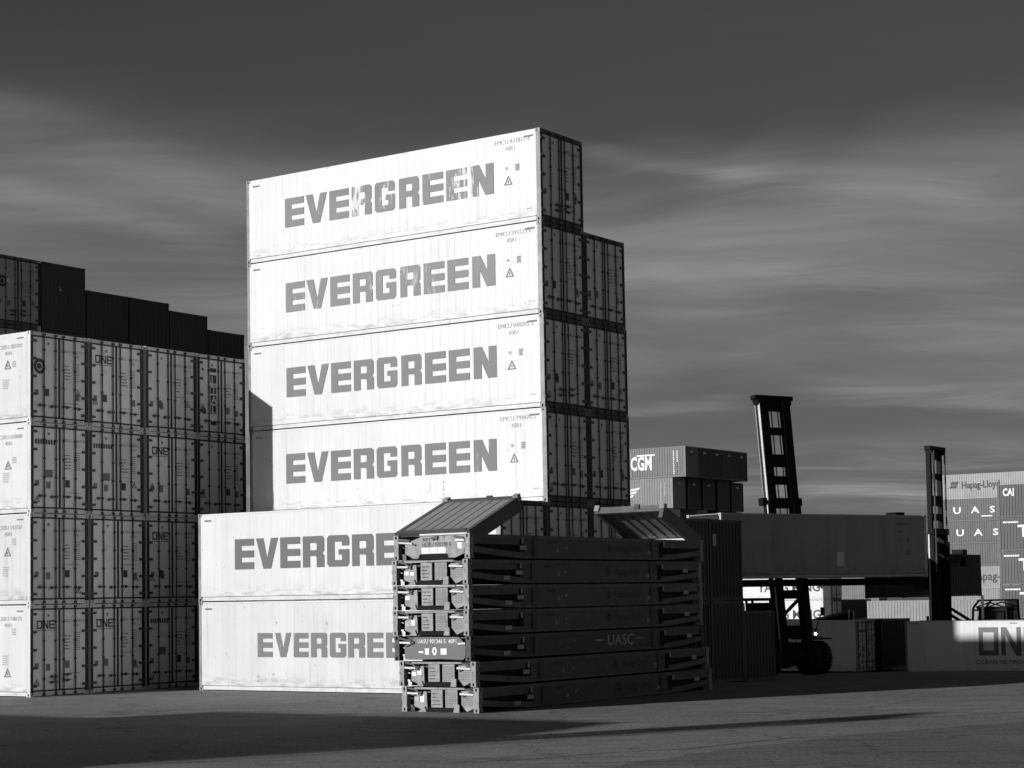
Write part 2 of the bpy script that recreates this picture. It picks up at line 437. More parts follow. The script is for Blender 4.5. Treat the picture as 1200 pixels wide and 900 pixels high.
def corr_y(y0, y1, x, z0, z1, pitch, depth, side):
    mb = MB(); n = max(1, round((y1-y0)/pitch)); p = (y1-y0)/n; pts = []
    for k in range(n):
        b = y0 + k*p; pts += [(b, 0), (b+p*0.30, 0), (b+p*0.5, depth), (b+p*0.80, depth)]
    pts.append((y1, 0))
    for (a, da), (b, db) in zip(pts, pts[1:]):
        if side > 0: mb.quad((x-da, a, z0), (x-db, b, z0), (x-db, b, z1), (x-da, a, z1))
        else: mb.quad((x+db, b, z0), (x+da, a, z0), (x+da, a, z1), (x+db, b, z1))
    return mb

def frame_specs(H, Lc=L, post='post', rail='rail', cast='cast', tp=0.06, bs=0.15):
    out = []
    for sx_ in (0, 1):
        x0, x1 = (-0.15, -0.004) if sx_ == 0 else (-Lc+0.004, -Lc+0.13)
        for sy_ in (0, 1):
            y0, y1 = (0.004, 0.10) if sy_ == 0 else (W-0.10, W-0.004)
            out.append(spec('corner_post', MB().box(x0, x1, y0, y1, 0.118, H-0.118), post))
            for top in (0, 1):
                out.append(spec('corner_casting', casting_mb(sx_, sy_, top, H, Lc), cast))
    for y0, y1 in ((0.010, 0.07), (W-0.07, W-0.010)):
        out.append(spec('top_rail', MB().box(-Lc+0.178, -0.178, y0, y1, H-0.012-tp, H-0.012), rail))
        out.append(spec('bottom_rail', MB().box(-Lc+0.178, -0.178, y0, y1, 0.028, bs), rail))
    return out

def lockrod_specs(yr, H, double=False):
    x = 0.012
    rod = MB().tube([(x, yr, 0.05), (x, yr, H-0.06)], 0.020, 6)
    rod.box(x-0.04, x+0.02, yr-0.05, yr+0.05, 0.03, 0.10).box(x-0.04, x+0.02, yr-0.05, yr+0.05, H-0.10, H-0.03)
    for z in (0.55, 1.15, 1.75, H-0.55): rod.box(x-0.03, x+0.018, yr-0.035, yr+0.035, z-0.03, z+0.03)
    return spec('lock_rod', rod, 'rod')
def handle_spec(yr, z, d):
    mb = MB().box(0.028, 0.052, yr - (0.02 if d > 0 else 0.28), yr + (0.28 if d > 0 else 0.02), z-0.016, z+0.016)
    mb.box(0.0, 0.05, yr-0.03, yr+0.03, z-0.035, z+0.035)
    q = yr + d*0.17
    mb.box(-0.02, 0.03, q-0.03, q+0.03, z-0.05, z+0.04)
    return spec('handle', mb, 'rod')
def doors_specs(H, variant=0):
    out = []
    out.append(spec('door_header', MB().box(-0.13, -0.006, 0.163, W-0.163, H-0.115, H-0.006), 'frame'))
    out.append(spec('door_sill', MB().box(-0.13, -0.006, 0.163, W-0.163, 0.02, 0.155), 'frame'))
    for y0, y1 in ((0.012, 0.118), (W-0.118, W-0.012)):
        out.append(spec('door_jamb', MB().box(-0.10, 0.004, y0, y1, 0.119, H-0.119), 'gasket'))
    z0, z1 = 0.175, H-0.135
    hz = [z0+0.16, z0+0.16+(z1-z0-0.32)*0.25, (z0+z1)/2, z0+0.16+(z1-z0-0.32)*0.75, z1-0.16]
    for s_ in (0, 1):
        ya, yb = (0.125, W/2-0.012) if s_ == 0 else (W/2+0.012, W-0.125)
        kids = []
        g = MB()
        g.box(-0.058, -0.004, ya-(0.006 if s_ == 0 else 0.011), ya+(0.0 if s_ == 0 else 0.022), z0+0.031, z1-0.031).box(-0.058, -0.004, yb-(0.022 if s_ == 0 else 0.0), yb+(0.011 if s_ == 0 else 0.006), z0+0.031, z1-0.031)
        g.box(-0.058, 0.0, ya, yb, z0-0.015, z0+0.03).box(-0.058, 0.0, ya, yb, z1-0.03, z1+0.016)
        kids.append(spec('gasket', g, 'gasket'))
        rods = ((ya+0.44, ya+0.93) if s_ == 0 else (yb-0.93, yb-0.44))
        for i, yr in enumerate(rods):
            kids.append(lockrod_specs(yr, H))
        if variant == 1 and s_ == 0:
            kids.append(handle_spec(rods[1], 0.62, -1)); kids.append(handle_spec(rods[1], 0.44, -1))
        elif variant == 1:
            kids.append(handle_spec(rods[0], 0.66, 1)); kids.append(handle_spec(rods[0], 0.48, 1))
        else:
            kids.append(handle_spec(rods[0], 0.56, -1 if s_ == 0 else 1)); kids.append(handle_spec(rods[1], 0.54, -1 if s_ == 0 else 1))
        for z in hz:
            yh0, yh1 = (0.015, 0.27) if s_ == 0 else (W-0.27, W-0.015)
            kids.append(spec('hinge', MB().box(-0.03, 0.012, yh0, yh1, z-0.04, z+0.04), 'hinge'))
        d = MB().box(-0.06, -0.022, ya, yb, z0, z1)
        out.append(spec('door', d, 'door', kids))
    return out

def reefer_specs(H=HC, variant=0, door_end=True):
    out = frame_specs(H)
    out.append(spec('side_panel', corr_x(-L+0.13, -0.15, 0.0, 0.165, H-0.075, 0.31, 0.0045, -1, thin=True), 'wall'))
    out.append(spec('side_panel', corr_x(-L+0.13, -0.15, W, 0.165, H-0.075, 0.31, 0.006, 1, thin=True), 'wall'))
    out.append(spec('kick_plate', MB().box(-L+0.2, -0.2, -0.004, 0.006, 0.165, 0.30), 'wall'))
    out.append(spec('roof', MB().box(-L+0.05, -0.05, 0.03, W-0.03, H-0.06, H-0.016), 'wall'))
    out.append(spec('underframe', MB().box(-L+0.05, -0.07, 0.08, W-0.08, 0.04, 0.13), 'rod'))
    if door_end: out += doors_specs(H, variant)
    else:
        out.append(spec('end_wall', MB().box(-0.06, -0.02, 0.1, W-0.1, 0.1, H-0.08), 'door'))
    # refrigeration end
    u = MB().box(-L+0.02, -L+0.05, 0.13, W-0.13, 0.05, H-0.05)
    fan = MB().lathe([(0.0, 0.34), (-0.03, 0.34), (-0.03, 0.28), (0.0, 0.28)], (-L+0.02, W/2, H-0.6), 'x', 16)
    grille = MB()
    for k in range(8): grille.box(-L-0.005, -L+0.02, 0.4, W-0.4, 0.45+k*0.12, 0.50+k*0.12)
    out.append(spec('machinery_panel', u, 'door', [spec('fan_ring', fan, 'rod'), spec('grille', grille, 'rod')]))
    return out

def dry_specs(H=SD, Lc=L, pitch=0.278):
    out = frame_specs(H, Lc)
    e = 0.15 if Lc > 7 else 0.12
    out.append(spec('side_panel', corr_x(-Lc+0.13, -0.15, 0.008, 0.15, H-0.07, pitch, 0.036, -1), 'wall'))
    out.append(spec('side_panel', corr_x(-Lc+0.13, -0.15, W-0.008, 0.15, H-0.07, pitch, 0.036, 1), 'wall'))
    out.append(spec('roof', MB().box(-Lc+0.05, -0.05, 0.03, W-0.03, H-0.06, H-0.016), 'wall'))
    out.append(spec('underframe', MB().box(-Lc+0.05, -0.07, 0.08, W-0.08, 0.04, 0.13), 'rod'))
    out.append(spec('end_wall', corr_y(0.10, W-0.10, -0.02, 0.15, H-0.11, 0.24, 0.045, 1), 'wall'))
    out.append(spec('end_header', MB().box(-0.12, -0.006, 0.163, W-0.163, H-0.115, H-0.006), 'post'))
    out.append(spec('end_sill', MB().box(-0.12, -0.006, 0.163, W-0.163, 0.02, 0.155), 'post'))
    for s_ in (0, 1):
        ya, yb = (0.11, W/2-0.01) if s_ == 0 else (W/2+0.01, W-0.11)
        rods = [spec('lock_rod', MB().tube([(-Lc-0.0, ya+q, 0.05), (-Lc-0.0, ya+q, H-0.06)], 0.018, 5), 'rod') for q in (0.3, 0.8)]
        out.append(spec('door', MB().box(-Lc+0.03, -Lc+0.06, ya, yb, 0.06, H-0.06), 'wall', rods))
    return out

REEF = {0: reefer_specs(HC, 0), 1: reefer_specs(HC, 1)}
DRY_H = dry_specs(HC)
DRY_S = dry_specs(SD)
DRY_20 = dry_specs(SD, L20)
DRY_20H = dry_specs(HC, L20)

def reefer_pal(wall=WHITE, door=DOORW, frame=LIGHTFRAME, post=POSTG, cast=POSTG, hinge=STEEL, rail=RAILW):
    return dict(wall=wall, rail=rail, door=door, frame=frame, post=post, cast=cast, gasket=GASKET, rod=ROD, hinge=hinge)
def dry_pal(v, tg=''):
    m = paint(v, tg)
    return dict(wall=m, rail=m, post=m, cast=m, rod=STEEL)

# yard grid: every row of containers shares it
YAW = -0.6021
E1 = Vector((math.cos(YAW), math.sin(YAW), 0)); E2 = Vector((-math.sin(YAW), math.cos(YAW), 0))
T0 = Vector((1.051, 57.575, 0))
S0 = Vector((-15.190, 59.461, 0))
def at(a, b, z=0.0, o=T0): 
    p = o + E1*a + E2*b; return (p.x, p.y, z)

def side_marks_evergreen(rng):
    m = MB(); d = MB()
    add_side(m, text_mb('EMCU %d%d%d%d%d%d %d' % tuple(rng.randint(0, 9) for _ in range(7)), 0.14, 1.0, 0.0), -1.72, 2.56)
    add_side(m, text_mb('45R1', 0.13), -1.30, 2.34)
    add_side(m, arc_disc(0.06, 8), -1.27, 1.78)
    add_side(d, block(0.15, 0.22, 4, 1, 0.7, rng, 0), -0.93, 1.66)
    add_side(d, triangle(0.30), -1.37, 1.25)
    for k in range(5):
        add_side(d, shape2d([[[(0, 0), (.055, 0), (.085, .06), (.03, .06)]]]), -0.62 + k*0.075, 2.66, -0.013)
    add_side(d, block(0.32, 0.06, 1, 5, 0.9, rng, 0), -L+0.30, 2.63, -0.013)
    # stencilled row along the lower edge of the panel
    add_side(m, block(0.28, 0.04, 1, 1, 0.7, rng), -0.52, 0.40)
    return spec('marking', m, INKL), spec('marking', d, INKM)

def door_marks(rng, style):
    """prints on the door end; returns (dark, mid, light) MBs"""
    dk, md, lt = MB(), MB(), MB()
    x = -0.016
    D = lambda dst, s_, y, z: add_door(dst, s_, y, z, x)
    D(md, text_mb('%s %06d %d' % (rng.choice(['CXRU', 'TTNU', 'SZLU', 'TLLU']), rng.randint(100000, 699999), rng.randint(0, 9)) if style != 'ever' else 'EMCU %06d %d' % (rng.randint(520000, 599999), rng.randint(0, 9)), 0.095), 1.42, 2.33)
    D(md, text_mb('45R1', 0.09), 1.80, 2.18)
    D(md, block(0.34, 0.52, 5, 1, 0.35, rng, 0.5), 1.42, 1.42)
    D(md, block(0.26, 0.62, 9, 3, 0.4, rng, 0.0), 1.84, 1.40)
    D(md, block(0.62, 0.02, 1, 1, 1.0, rng, 0), 1.42, 1.27 if rng.random() < .5 else 0.68)
    D(dk, triangle(0.22), rng.choice([0.16, 1.90]), rng.choice([0.75, 0.95, 0.35]))
    D(dk if rng.random() < .6 else md, rect(0.19, 0.24), 0.60 if rng.random() < .5 else 1.45, 0.86)
    D(md, rect(0.17, 0.22), 1.90 if rng.random() < .5 else 0.66, 0.80)
    D(md, rect(0.16, 0.17), 0.20, 0.88)
    D(md, arc_disc(0.05, 8), 0.76, 2.55)
    if rng.random() < .5: D(lt, rect(0.20, 0.18), 0.6, 1.75)
    if style == 'one':
        add_door(dk, one_logo(0.27, 0.225), 0.28, 2.13, x); D(dk, rect(0.74, 0.018), 0.28, 2.07)
    elif style == 'bar':
        D(dk, block(0.86, 0.17, 1, 8, 0.9, rng, 0), 0.20, 2.2); D(md, rect(0.30, 0.25), 0.62, 1.15)
    elif style == 'seal':
        add_door(dk, arc_disc(0.25, 16, 0.14), 0.40, 1.80, x); add_door(dk, arc_disc(0.10, 10), 0.38, 1.80, x)
    elif style == 'ital':
        for i, chh in enumerate('ITAL'):
            add_door(lt if False else INV, text_mb(chh, 0.24, 1.2, 0.03), 0.72, 1.88 - i*0.36, x + 0.004) if False else None
    return dk, md, lt
def door_specs(rng, style):
    dk, md, lt = door_marks(rng, style)
    out = [spec('marking', dk, INK), spec('marking', md, INKM)]
    if lt.f: out.append(spec('marking', lt, INKW))
    if style == 'vertical':
        b = MB()
        for i, hh in ((2.30, 0.14), (0.42, 0.14)): add_door(b, rect(0.30, hh), 0.66, i, -0.017)
        add_door(b, rect(0.18, 0.19), 0.26, 0.80, -0.017); add_door(b, rect(0.09, 0.09), 0.24, 2.32, -0.017)
        for i in range(4): add_door(b, rect(0.30, 0.30), 0.66, 1.90 - i*0.36, -0.017)
        out.append(spec('marking', b, INK))
        c = MB()
        for i, chh in enumerate('ITAL'): add_door(c, text_mb(chh, 0.24, 1.1, 0.03), 0.71, 1.93 - i*0.36, -0.013)
        out.append(spec('lettering', c, INKW))
    return out

# ---- main tower ---------------------------------------------------
tower_pal = lambda i: reefer_pal(WHITE if i != 0 else WHITE_OLD, DOORG, DARKFRAME, POSTG, POSTG, ROD)
TOWG = 'white reefers of the tall central tower'
starts5 = [-10.45, -9.52, -8.49, -7.52, -6.55, -5.54, -4.58, -3.63, -2.66]
w5 = [.84, .93, .84, .84, .84, .82, .83, .82, .88]
startsA2 = [-10.55, -9.62, -8.59, -7.64, -6.64, -5.63, -4.67, -3.70, -2.74]
wA2 = [.84, .94, .84, .88, .90, .86, .86, .86, .90]
startsA1 = [-9.60, -8.85, -8.07, -7.35, -6.58, -5.84, -5.08, -4.34, -3.58]
wA1 = [.63, .68, .61, .66, .655, .67, .63, .63, .68]
TLAB = {
 (1, 5): 'white reefer on the very top of the tower, its green name lettering badly worn',
 (1, 4): 'white reefer directly under the topmost one of the tower, lettering scratched on one E',
 (1, 3): 'lettered white reefer third from the top, shadow corner starting on its left end',
 (1, 2): 'lettered white reefer fourth from the top, two smudged patches under its name',
 (0, 1): 'upper of two white reefers standing forward at the tower foot, large dark lettering',
 (0, 0): 'lowest white reefer at the foot of the tower, on the ground, with smaller paler lettering',
 (1, 1): 'second reefer from the ground behind the forward pair, door end showing over the racks',
 (1, 0): 'bottom reefer behind the forward pair and the flat racks, hidden at ground level',
 (2, 4): 'topmost reefer of the back column of the tower, dark doors against the sky',
 (2, 3): 'second reefer down in the back column of the tower, doors in shade',
 (2, 2): 'third reefer down in the back column of the tower, doors in shade',
 (2, 1): 'back column reefer second from the ground, door end above the raised rack panel',
 (2, 0): 'back column reefer on the ground, hidden behind the flat racks'}
bx = {(1, 5): -0.02, (1, 4): -0.02, (1, 3): 0.0, (1, 2): 0.03, (1, 1): 0.03, (1, 0): 0.03, (0, 1): 0.0, (0, 0): 0.01, (2, 4): -0.03, (2, 3): 0.0, (2, 2): 0.02, (2, 1): 0.04, (2, 0): 0.03}
for (c, k), lab in TLAB.items():
    rg = random.Random(100 + c*10 + k)
    b0 = (c - 1) * (W + 0.06)
    sp = list(REEF[1 if (c, k) in ((1, 5), (1, 3)) else 0])
    if c == 1 and k >= 2:
        h = {5: (15.535, .99), 4: (12.635, 1.0), 3: (9.745, 1.0), 2: (6.825, 1.0)}[k]
        sp.append(spec('lettering', evergreen([s_ - bx[(c, k)] - (0.05 if k == 2 else 0) for s_ in starts5], w5, h[1], h[0] - k*HC), LIVERY[{5: 5, 4: 4, 3: 3, 2: 2}[k]]))
        sp += list(side_marks_evergreen(rg))
    if (c, k) == (0, 1):
        sp.append(spec('lettering', evergreen(startsA2, wA2, 0.985, 3.93 - HC), LIVERY[1])); sp += list(side_marks_evergreen(rg))
    if (c, k) == (0, 0):
        sp.append(spec('lettering', evergreen(startsA1, wA1, 0.77, 1.10), LIVERY[3])); sp += list(side_marks_evergreen(rg))
    if k > 0 or c == 0: sp += door_specs(rg, 'ever')
    if (c, k) == (1, 2):
        sm = MB()
        add_side(sm, text_mb('3 5', 0.34, 1.4, 0.02), -4.75, 0.48)
        sp.append(spec('marking', sm, mat('smudge_grey', 0.62, 0.6, 0.15, wear=0.9, wear_to=0.75)))
    thing('reefer_container', lab, 'container', at(bx[(c, k)], b0, k*HC), YAW, TOWG, sp, tower_pal(k))

# ---- left stack: four columns of four reefers, doors to the right ---
LG = 'reefers of the left stack with doors facing right'
styles = {(0, 3): 'seal', (1, 3): 'one', (2, 3): 'plain', (3, 3): 'vertical', (0, 2): 'bar', (1, 2): 'bar', (2, 2): 'one', (3, 2): 'plain',
          (0, 1): 'plain', (1, 1): 'plain', (2, 1): 'one', (3, 1): 'plain', (0, 0): 'one', (1, 0): 'one', (2, 0): 'bar', (3, 0): 'plain'}
what = {'seal': 'round dark seal on left door', 'one': 'boxy three letter logo on door', 'plain': 'plain doors with small print', 'vertical': 'vertical dark letter blocks on door', 'bar': 'dark lettered bar on door'}
rowN = ['bottom row', 'second row', 'third row', 'top row']; colN = ['leftmost', 'second', 'third', 'fourth']
leftvar = {(0, 0): 1}
for c in range(4):
    for k in range(4):
        rg = random.Random(300 + c*7 + k*31)
        pal = reefer_pal(WHITE_OLD if k % 2 else WHITE, mat('left_door_%d' % ((c*3+k) % 4), [0.88, 0.78, 0.90, 0.84][(c*3+k) % 4], 0.5, 0.07, 0.18, 1.0, grime=0.35), LIGHTFRAME, RAILW, RAILW, STEEL)
        sp = list(REEF[leftvar.get((c, k), 0)]) + door_specs(rg, styles[(c, k)])
        if c == 0:
            m = MB(); d = MB()
            add_side(m, text_mb('CXRU %06d' % rg.randint(100000, 999999), 0.13), -1.5, 2.40); add_side(m, text_mb('45R1', 0.12), -1.2, 2.2)
            add_side(d, triangle(0.30), -1.22, [0.62, 1.55, 1.42, 1.75][k]); add_side(m, block(0.18, 0.22, 4, 1, 0.6, rg, 0), -0.85, [1.95, 1.9, 1.6, 1.78][k])
            add_side(m, block(0.32, 0.34, 5, 1, 0.5, rg, 0.2), -1.3, [0.98, 0.9, 1.0, 1.1][k]); add_side(d, block(0.32, 0.045, 1, 5, 0.9, rg, 0), -0.62, 2.68)
            sp += [spec('marking', m, INKL), spec('marking', d, INKM)]
        lab = '%s reefer, %s of left stack, %s' % (colN[c], rowN[k], what[styles[(c, k)]])
        thing('reefer_container', lab, 'container', at(0.035 * rg.uniform(-1, 1), c*(W+0.065) + 0.012*rg.uniform(-1, 1), k*HC, S0), YAW + R(0.10)*rg.uniform(-1, 1), LG, sp, pal)

# ---- rear left stacks: six tiers behind the left stack --------------
RG = 'containers of the tall rows behind the left stack'
rear_cols = [(-4.1, [HC]*6, 0.05), (0.98, [HC]*5, 0.06), (3.5, [HC]*5, 0.05), (6.0, [HC]*5, 0.07), (8.53, [HC]*4, 0.05),  # b offset, heights from below, paint of upper tiers
 (11.05, [HC]*6, 'reefer'), (13.55, [HC]*6, 0.065), (16.07, [HC, SD, HC, SD, SD, HC], 0.055), (18.6, [HC, HC, SD, HC, SD, SD], 0.045), (21.1, [SD, SD, HC, HC, SD, SD], 0.055), (23.6, [SD]*6, 0.040)]
ordn = ['lowest', 'second', 'third', 'fourth', 'fifth', 'topmost']
coln = ['lone tall column left of view', 'first column left of view', 'second column left of view', 'third column left of view', 'fourth column left of view', 'pale door column at the photo edge', 'column right of the pale doors', 'third column from photo edge', 'fourth column from photo edge', 'fifth column from photo edge', 'column beside the white tower']
for ci, (b, hs, p_) in enumerate(rear_cols):
    z = 0
    for ti, hh in enumerate(hs):
        rg = random.Random(500 + ci*17 + ti)
        if p_ == 'reefer':
            sp = list(REEF[1 if ti == 5 else 0]) + door_specs(rg, 'seal' if ti == 5 else 'plain')
            thing('reefer_container', '%s reefer in the %s, behind the left stack' % (ordn[ti], coln[ci]), 'container', at(-14.79, b, z, S0), YAW, RG, sp, reefer_pal(WHITE_OLD, mat('rear_door', 0.50, 0.5, 0.1, 0.16), mat('rear_frame', 0.14, 0.5, 0.2), RAILW, RAILW, STEEL))
        else:
            sp = list(DRY_H if hh == HC else DRY_S)
            if ti == 5 and ci == 6:
                m = MB(); add_door(m, shape2d([[[(0, 0), (.16, 0), (.05, .16), (0, .22)]]]), 0.95, 1.75, 0.004); sp.append(spec('emblem', m, INKL))
            thing('dry_container', '%s dark container in the %s, behind left stack' % (ordn[ti], coln[ci]), 'container', at(-14.79 + (0.0 if ti > 3 else 0.05) + (1.3 if ci == 0 else 0), b, z, S0), YAW, RG, sp, dry_pal(p_ * [1.5, 1.2, 1.4, 1.1, 1.3, 1.0][ti]))
        z += hh

# ---- ground ----------------------------------------------------------
def sst(x, a, b):
    t = min(1, max(0, (x-a)/(b-a))); return t*t*(3-2*t)
def gz(x, y):
    """the yard falls away gently beyond the racks and rises again behind the machines"""
    lin = min(1, max(0, (y-60)/50.0))
    drop = -1.80 * lin * sst(x, 2.0, 8.0)
    back = sst(y, 126, 145)
    far = -0.6 * (1 - sst(x, 33, 41)) + 0.3 * sst(x, 33, 41)
    far *= sst(x, -5, 12)
    return drop * (1 - back) + far * back
gm = MB()
def steps(lst):
    out = []
    for a, b, s_ in lst:
        x = a
        while x < b - 1e-6: out.append(x); x += s_
    out.append(lst[-1][1]); return out
xs = steps([(-3000, -200, 400), (-200, -40, 40), (-40, 80, 2.0), (80, 200, 30), (200, 3000, 400)])
ys = steps([(-2000, -100, 380), (-100, 20, 20), (20, 180, 2.0), (180, 300, 30), (300, 5000, 470)])
nx = len(xs)
for y in ys:
    for x in xs: gm.v.append((x, y, gz(x, y)))
for j in range(len(ys)-1):
    for i in range(nx-1):
        a = j*nx + i; gm.f.append((a, a+1, a+nx+1, a+nx))
asph = bpy.data.materials.new('yard_asphalt'); asph.use_nodes = True
k = NT(asph.node_tree); b = asph.node_tree.nodes['Principled BSDF']
P = k.n('ShaderNodeTexCoord').outputs['Object']
nb = k.noise(P, 0.09, 4.0, 0.55); nm_ = k.noise(P, 0.9, 5.0, 0.6, 0.4); nf = k.noise(P, 26.0, 3.0, 0.7); ng = k.noise(P, 7.0, 4.0, 0.7)
trk = k.noise(k.mapping(P, (0.12, 2.2, 1), (0, 0, 0), (0, 0, R(-32))), 1.0, 4.0, 0.55, 0.3)
v = k.m('MULTIPLY', k.ramp(nb, 0.3, 0.7, 0.86, 1.12), k.ramp(nm_, 0.3, 0.7, 0.90, 1.10))
vo = k.noise(P, 14.0, 2.0, 0.8)
v = k.m('MULTIPLY', v, k.ramp(nf, 0.3, 0.72, 0.60, 1.35, False))
v = k.m('MULTIPLY', v, k.ramp(vo, 0.32, 0.70, 0.58, 1.45, False))
v = k.m('MULTIPLY', v, k.ramp(ng, 0.3, 0.7, 0.80, 1.18, False))
v = k.m('MULTIPLY', v, k.ramp(trk, 0.52, 0.68, 1.0, 0.70))
peb = k.n('ShaderNodeTexVoronoi', ins={'Vector': P, 'Scale': 2.2}).outputs['Distance']
v = k.m('MULTIPLY', v, k.ramp(peb, 0.03, 0.05, 2.2, 1.0))
crk = k.n('ShaderNodeTexVoronoi', feature='DISTANCE_TO_EDGE', ins={'Vector': k.n('ShaderNodeVectorMath', operation='ADD', ins={0: P, 1: k.n('ShaderNodeVectorMath', operation='SCALE', ins={0: k.n('ShaderNodeTexNoise', ins={'Vector': P, 'Scale': 0.8, 'Detail': 6.0}).outputs['Color'], 'Scale': 1.6}).outputs[0]}).outputs[0], 'Scale': 0.16}).outputs['Distance']
v = k.m('MULTIPLY', v, k.ramp(crk, 0.002, 0.007, 0.55, 1.0))
stain = k.ramp(k.noise(P, 0.45, 5.0, 0.6, 0.8), 0.58, 0.66, 1.0, 0.70)
v = k.m('MULTIPLY', v, stain)
v = k.m('MULTIPLY', v, 0.262)
asph.node_tree.links.new(k.n('ShaderNodeCombineColor', ins={0: v, 1: v, 2: v}).outputs[0], b.inputs['Base Color'])
b.inputs['Roughness'].default_value = 0.9; b.inputs['Specular IOR Level'].default_value = 0.25
bn = k.n('ShaderNodeBump', ins={'Height': k.m('ADD', k.m('MULTIPLY', nf, 0.6), k.m('MULTIPLY', nm_, 1.5)), 'Strength': 0.35, 'Distance': 0.012}).outputs[0]
asph.node_tree.links.new(bn, b.inputs['Normal'])
structure('ground', gm, asph)
# darker resurfaced strip in the right foreground, with a ragged edge
edge = [(-6.0, 20.5), (-2.6, 24.4), (-0.4, 28.6), (1.9, 32.8), (4.4, 36.0), (7.6, 39.0), (11.4, 41.6), (16.0, 43.6), (24.0, 46.5)]
pm = MB(); pts = []
for (x0, y0), (x1, y1) in zip(edge, edge[1:]):
    for q in range(8):
        t = q/8.0; pts.append((x0+(x1-x0)*t + rnd.uniform(-.12, .12), y0+(y1-y0)*t + rnd.uniform(-.10, .10)))
pts.append(edge[-1])
for (xa, ya), (xb, yb) in zip(pts, pts[1:]):
    pm.quad((xa, ya, 0.004), (xb+0.0, yb, 0.004), (xb + 30, yb - 26, 0.004), (xa + 30, ya - 26, 0.004))
pm.f = [tuple(reversed(f)) for f in pm.f]
asph2 = asph.copy(); asph2.name = 'newer_asphalt'
for nd in asph2.node_tree.nodes:
    if nd.type == 'MATH' and nd.operation == 'MULTIPLY' and abs(nd.inputs[1].default_value - 0.262) < 1e-4: nd.inputs[1].default_value = 0.178
structure('asphalt_patch', pm, asph2)
# tar joints
tj = MB()
for line in ([(-1.6, 33.2), (0.2, 33.9), (1.6, 35.0), (3.2, 35.6), (5.4, 37.8), (7.0, 38.3)], [(-9.3, 52.6), (-6.0, 53.4), (-3.6, 55.0)], [(5.5, 41.2), (8.4, 42.9), (12.0, 44.6)]):
    for (xa, ya), (xb, yb) in zip(line, line[1:]):
        d = Vector((xb-xa, yb-ya, 0)).normalized(); n_ = Vector((-d.y, d.x, 0)) * 0.02
        tj.quad((xa-n_.x, ya-n_.y, 0.008), (xb-n_.x, yb-n_.y, 0.008), (xb+n_.x, yb+n_.y, 0.008), (xa+n_.x, ya+n_.y, 0.008))
structure('tar_joint', tj, mat('tar', 0.03, 0.5, 0.2))

# ---- flat racks --------------------------------------------------------
RH = 0.648
RKO = at(4.07, -9.39)
rackred = mat('flat_rack_paint', 0.080, 0.5, 0.2, 0.2, 1.5, rust=0.35)
rackend = mat('flat_rack_end_paint', 0.28, 0.5, 0.25, 0.2, 5.0, rust=0.5)
rackblue = mat('blue_flat_rack_paint', 0.05, 0.5, 0.15, 0.15, 2.0)
rackplate = mat('flat_rack_plate', 0.40, 0.5, 0.12, 0.12, 3.0)
def rack_cast(x0, y0, z0, dz=0.118):
    mb = MB(); cw, cd = 0.162, 0.178
    mb.holed((x0, y0, z0), (cw, 0, 0), (0, 0, dz), (0, -1, 0), 0.2, 0.34)
    mb.holed((x0+cw, y0, z0), (0, cd, 0), (0, 0, dz), (1, 0, 0), 0.2, 0.34)
    mb.quad((x0, y0, z0), (x0, y0+cd, z0), (x0, y0+cd, z0+dz), (x0, y0, z0+dz))
    mb.quad((x0, y0, z0+dz), (x0+cw, y0, z0+dz), (x0+cw, y0+cd, z0+dz), (x0, y0+cd, z0+dz))
    mb.quad((x0, y0, z0), (x0+cw, y0, z0), (x0+cw, y0+cd, z0), (x0, y0+cd, z0))
    mb.quad((x0, y0+cd, z0), (x0+cw, y0+cd, z0), (x0+cw, y0+cd, z0+dz), (x0, y0+cd, z0+dz))
    return mb
def mirror_y(mb):
    m = MB(); m.v = [(x, L - y, z) for x, y, z in mb.v]; m.f = [tuple(reversed(f)) for f in mb.f]; return m
rk_marks_rng = random.Random(9)
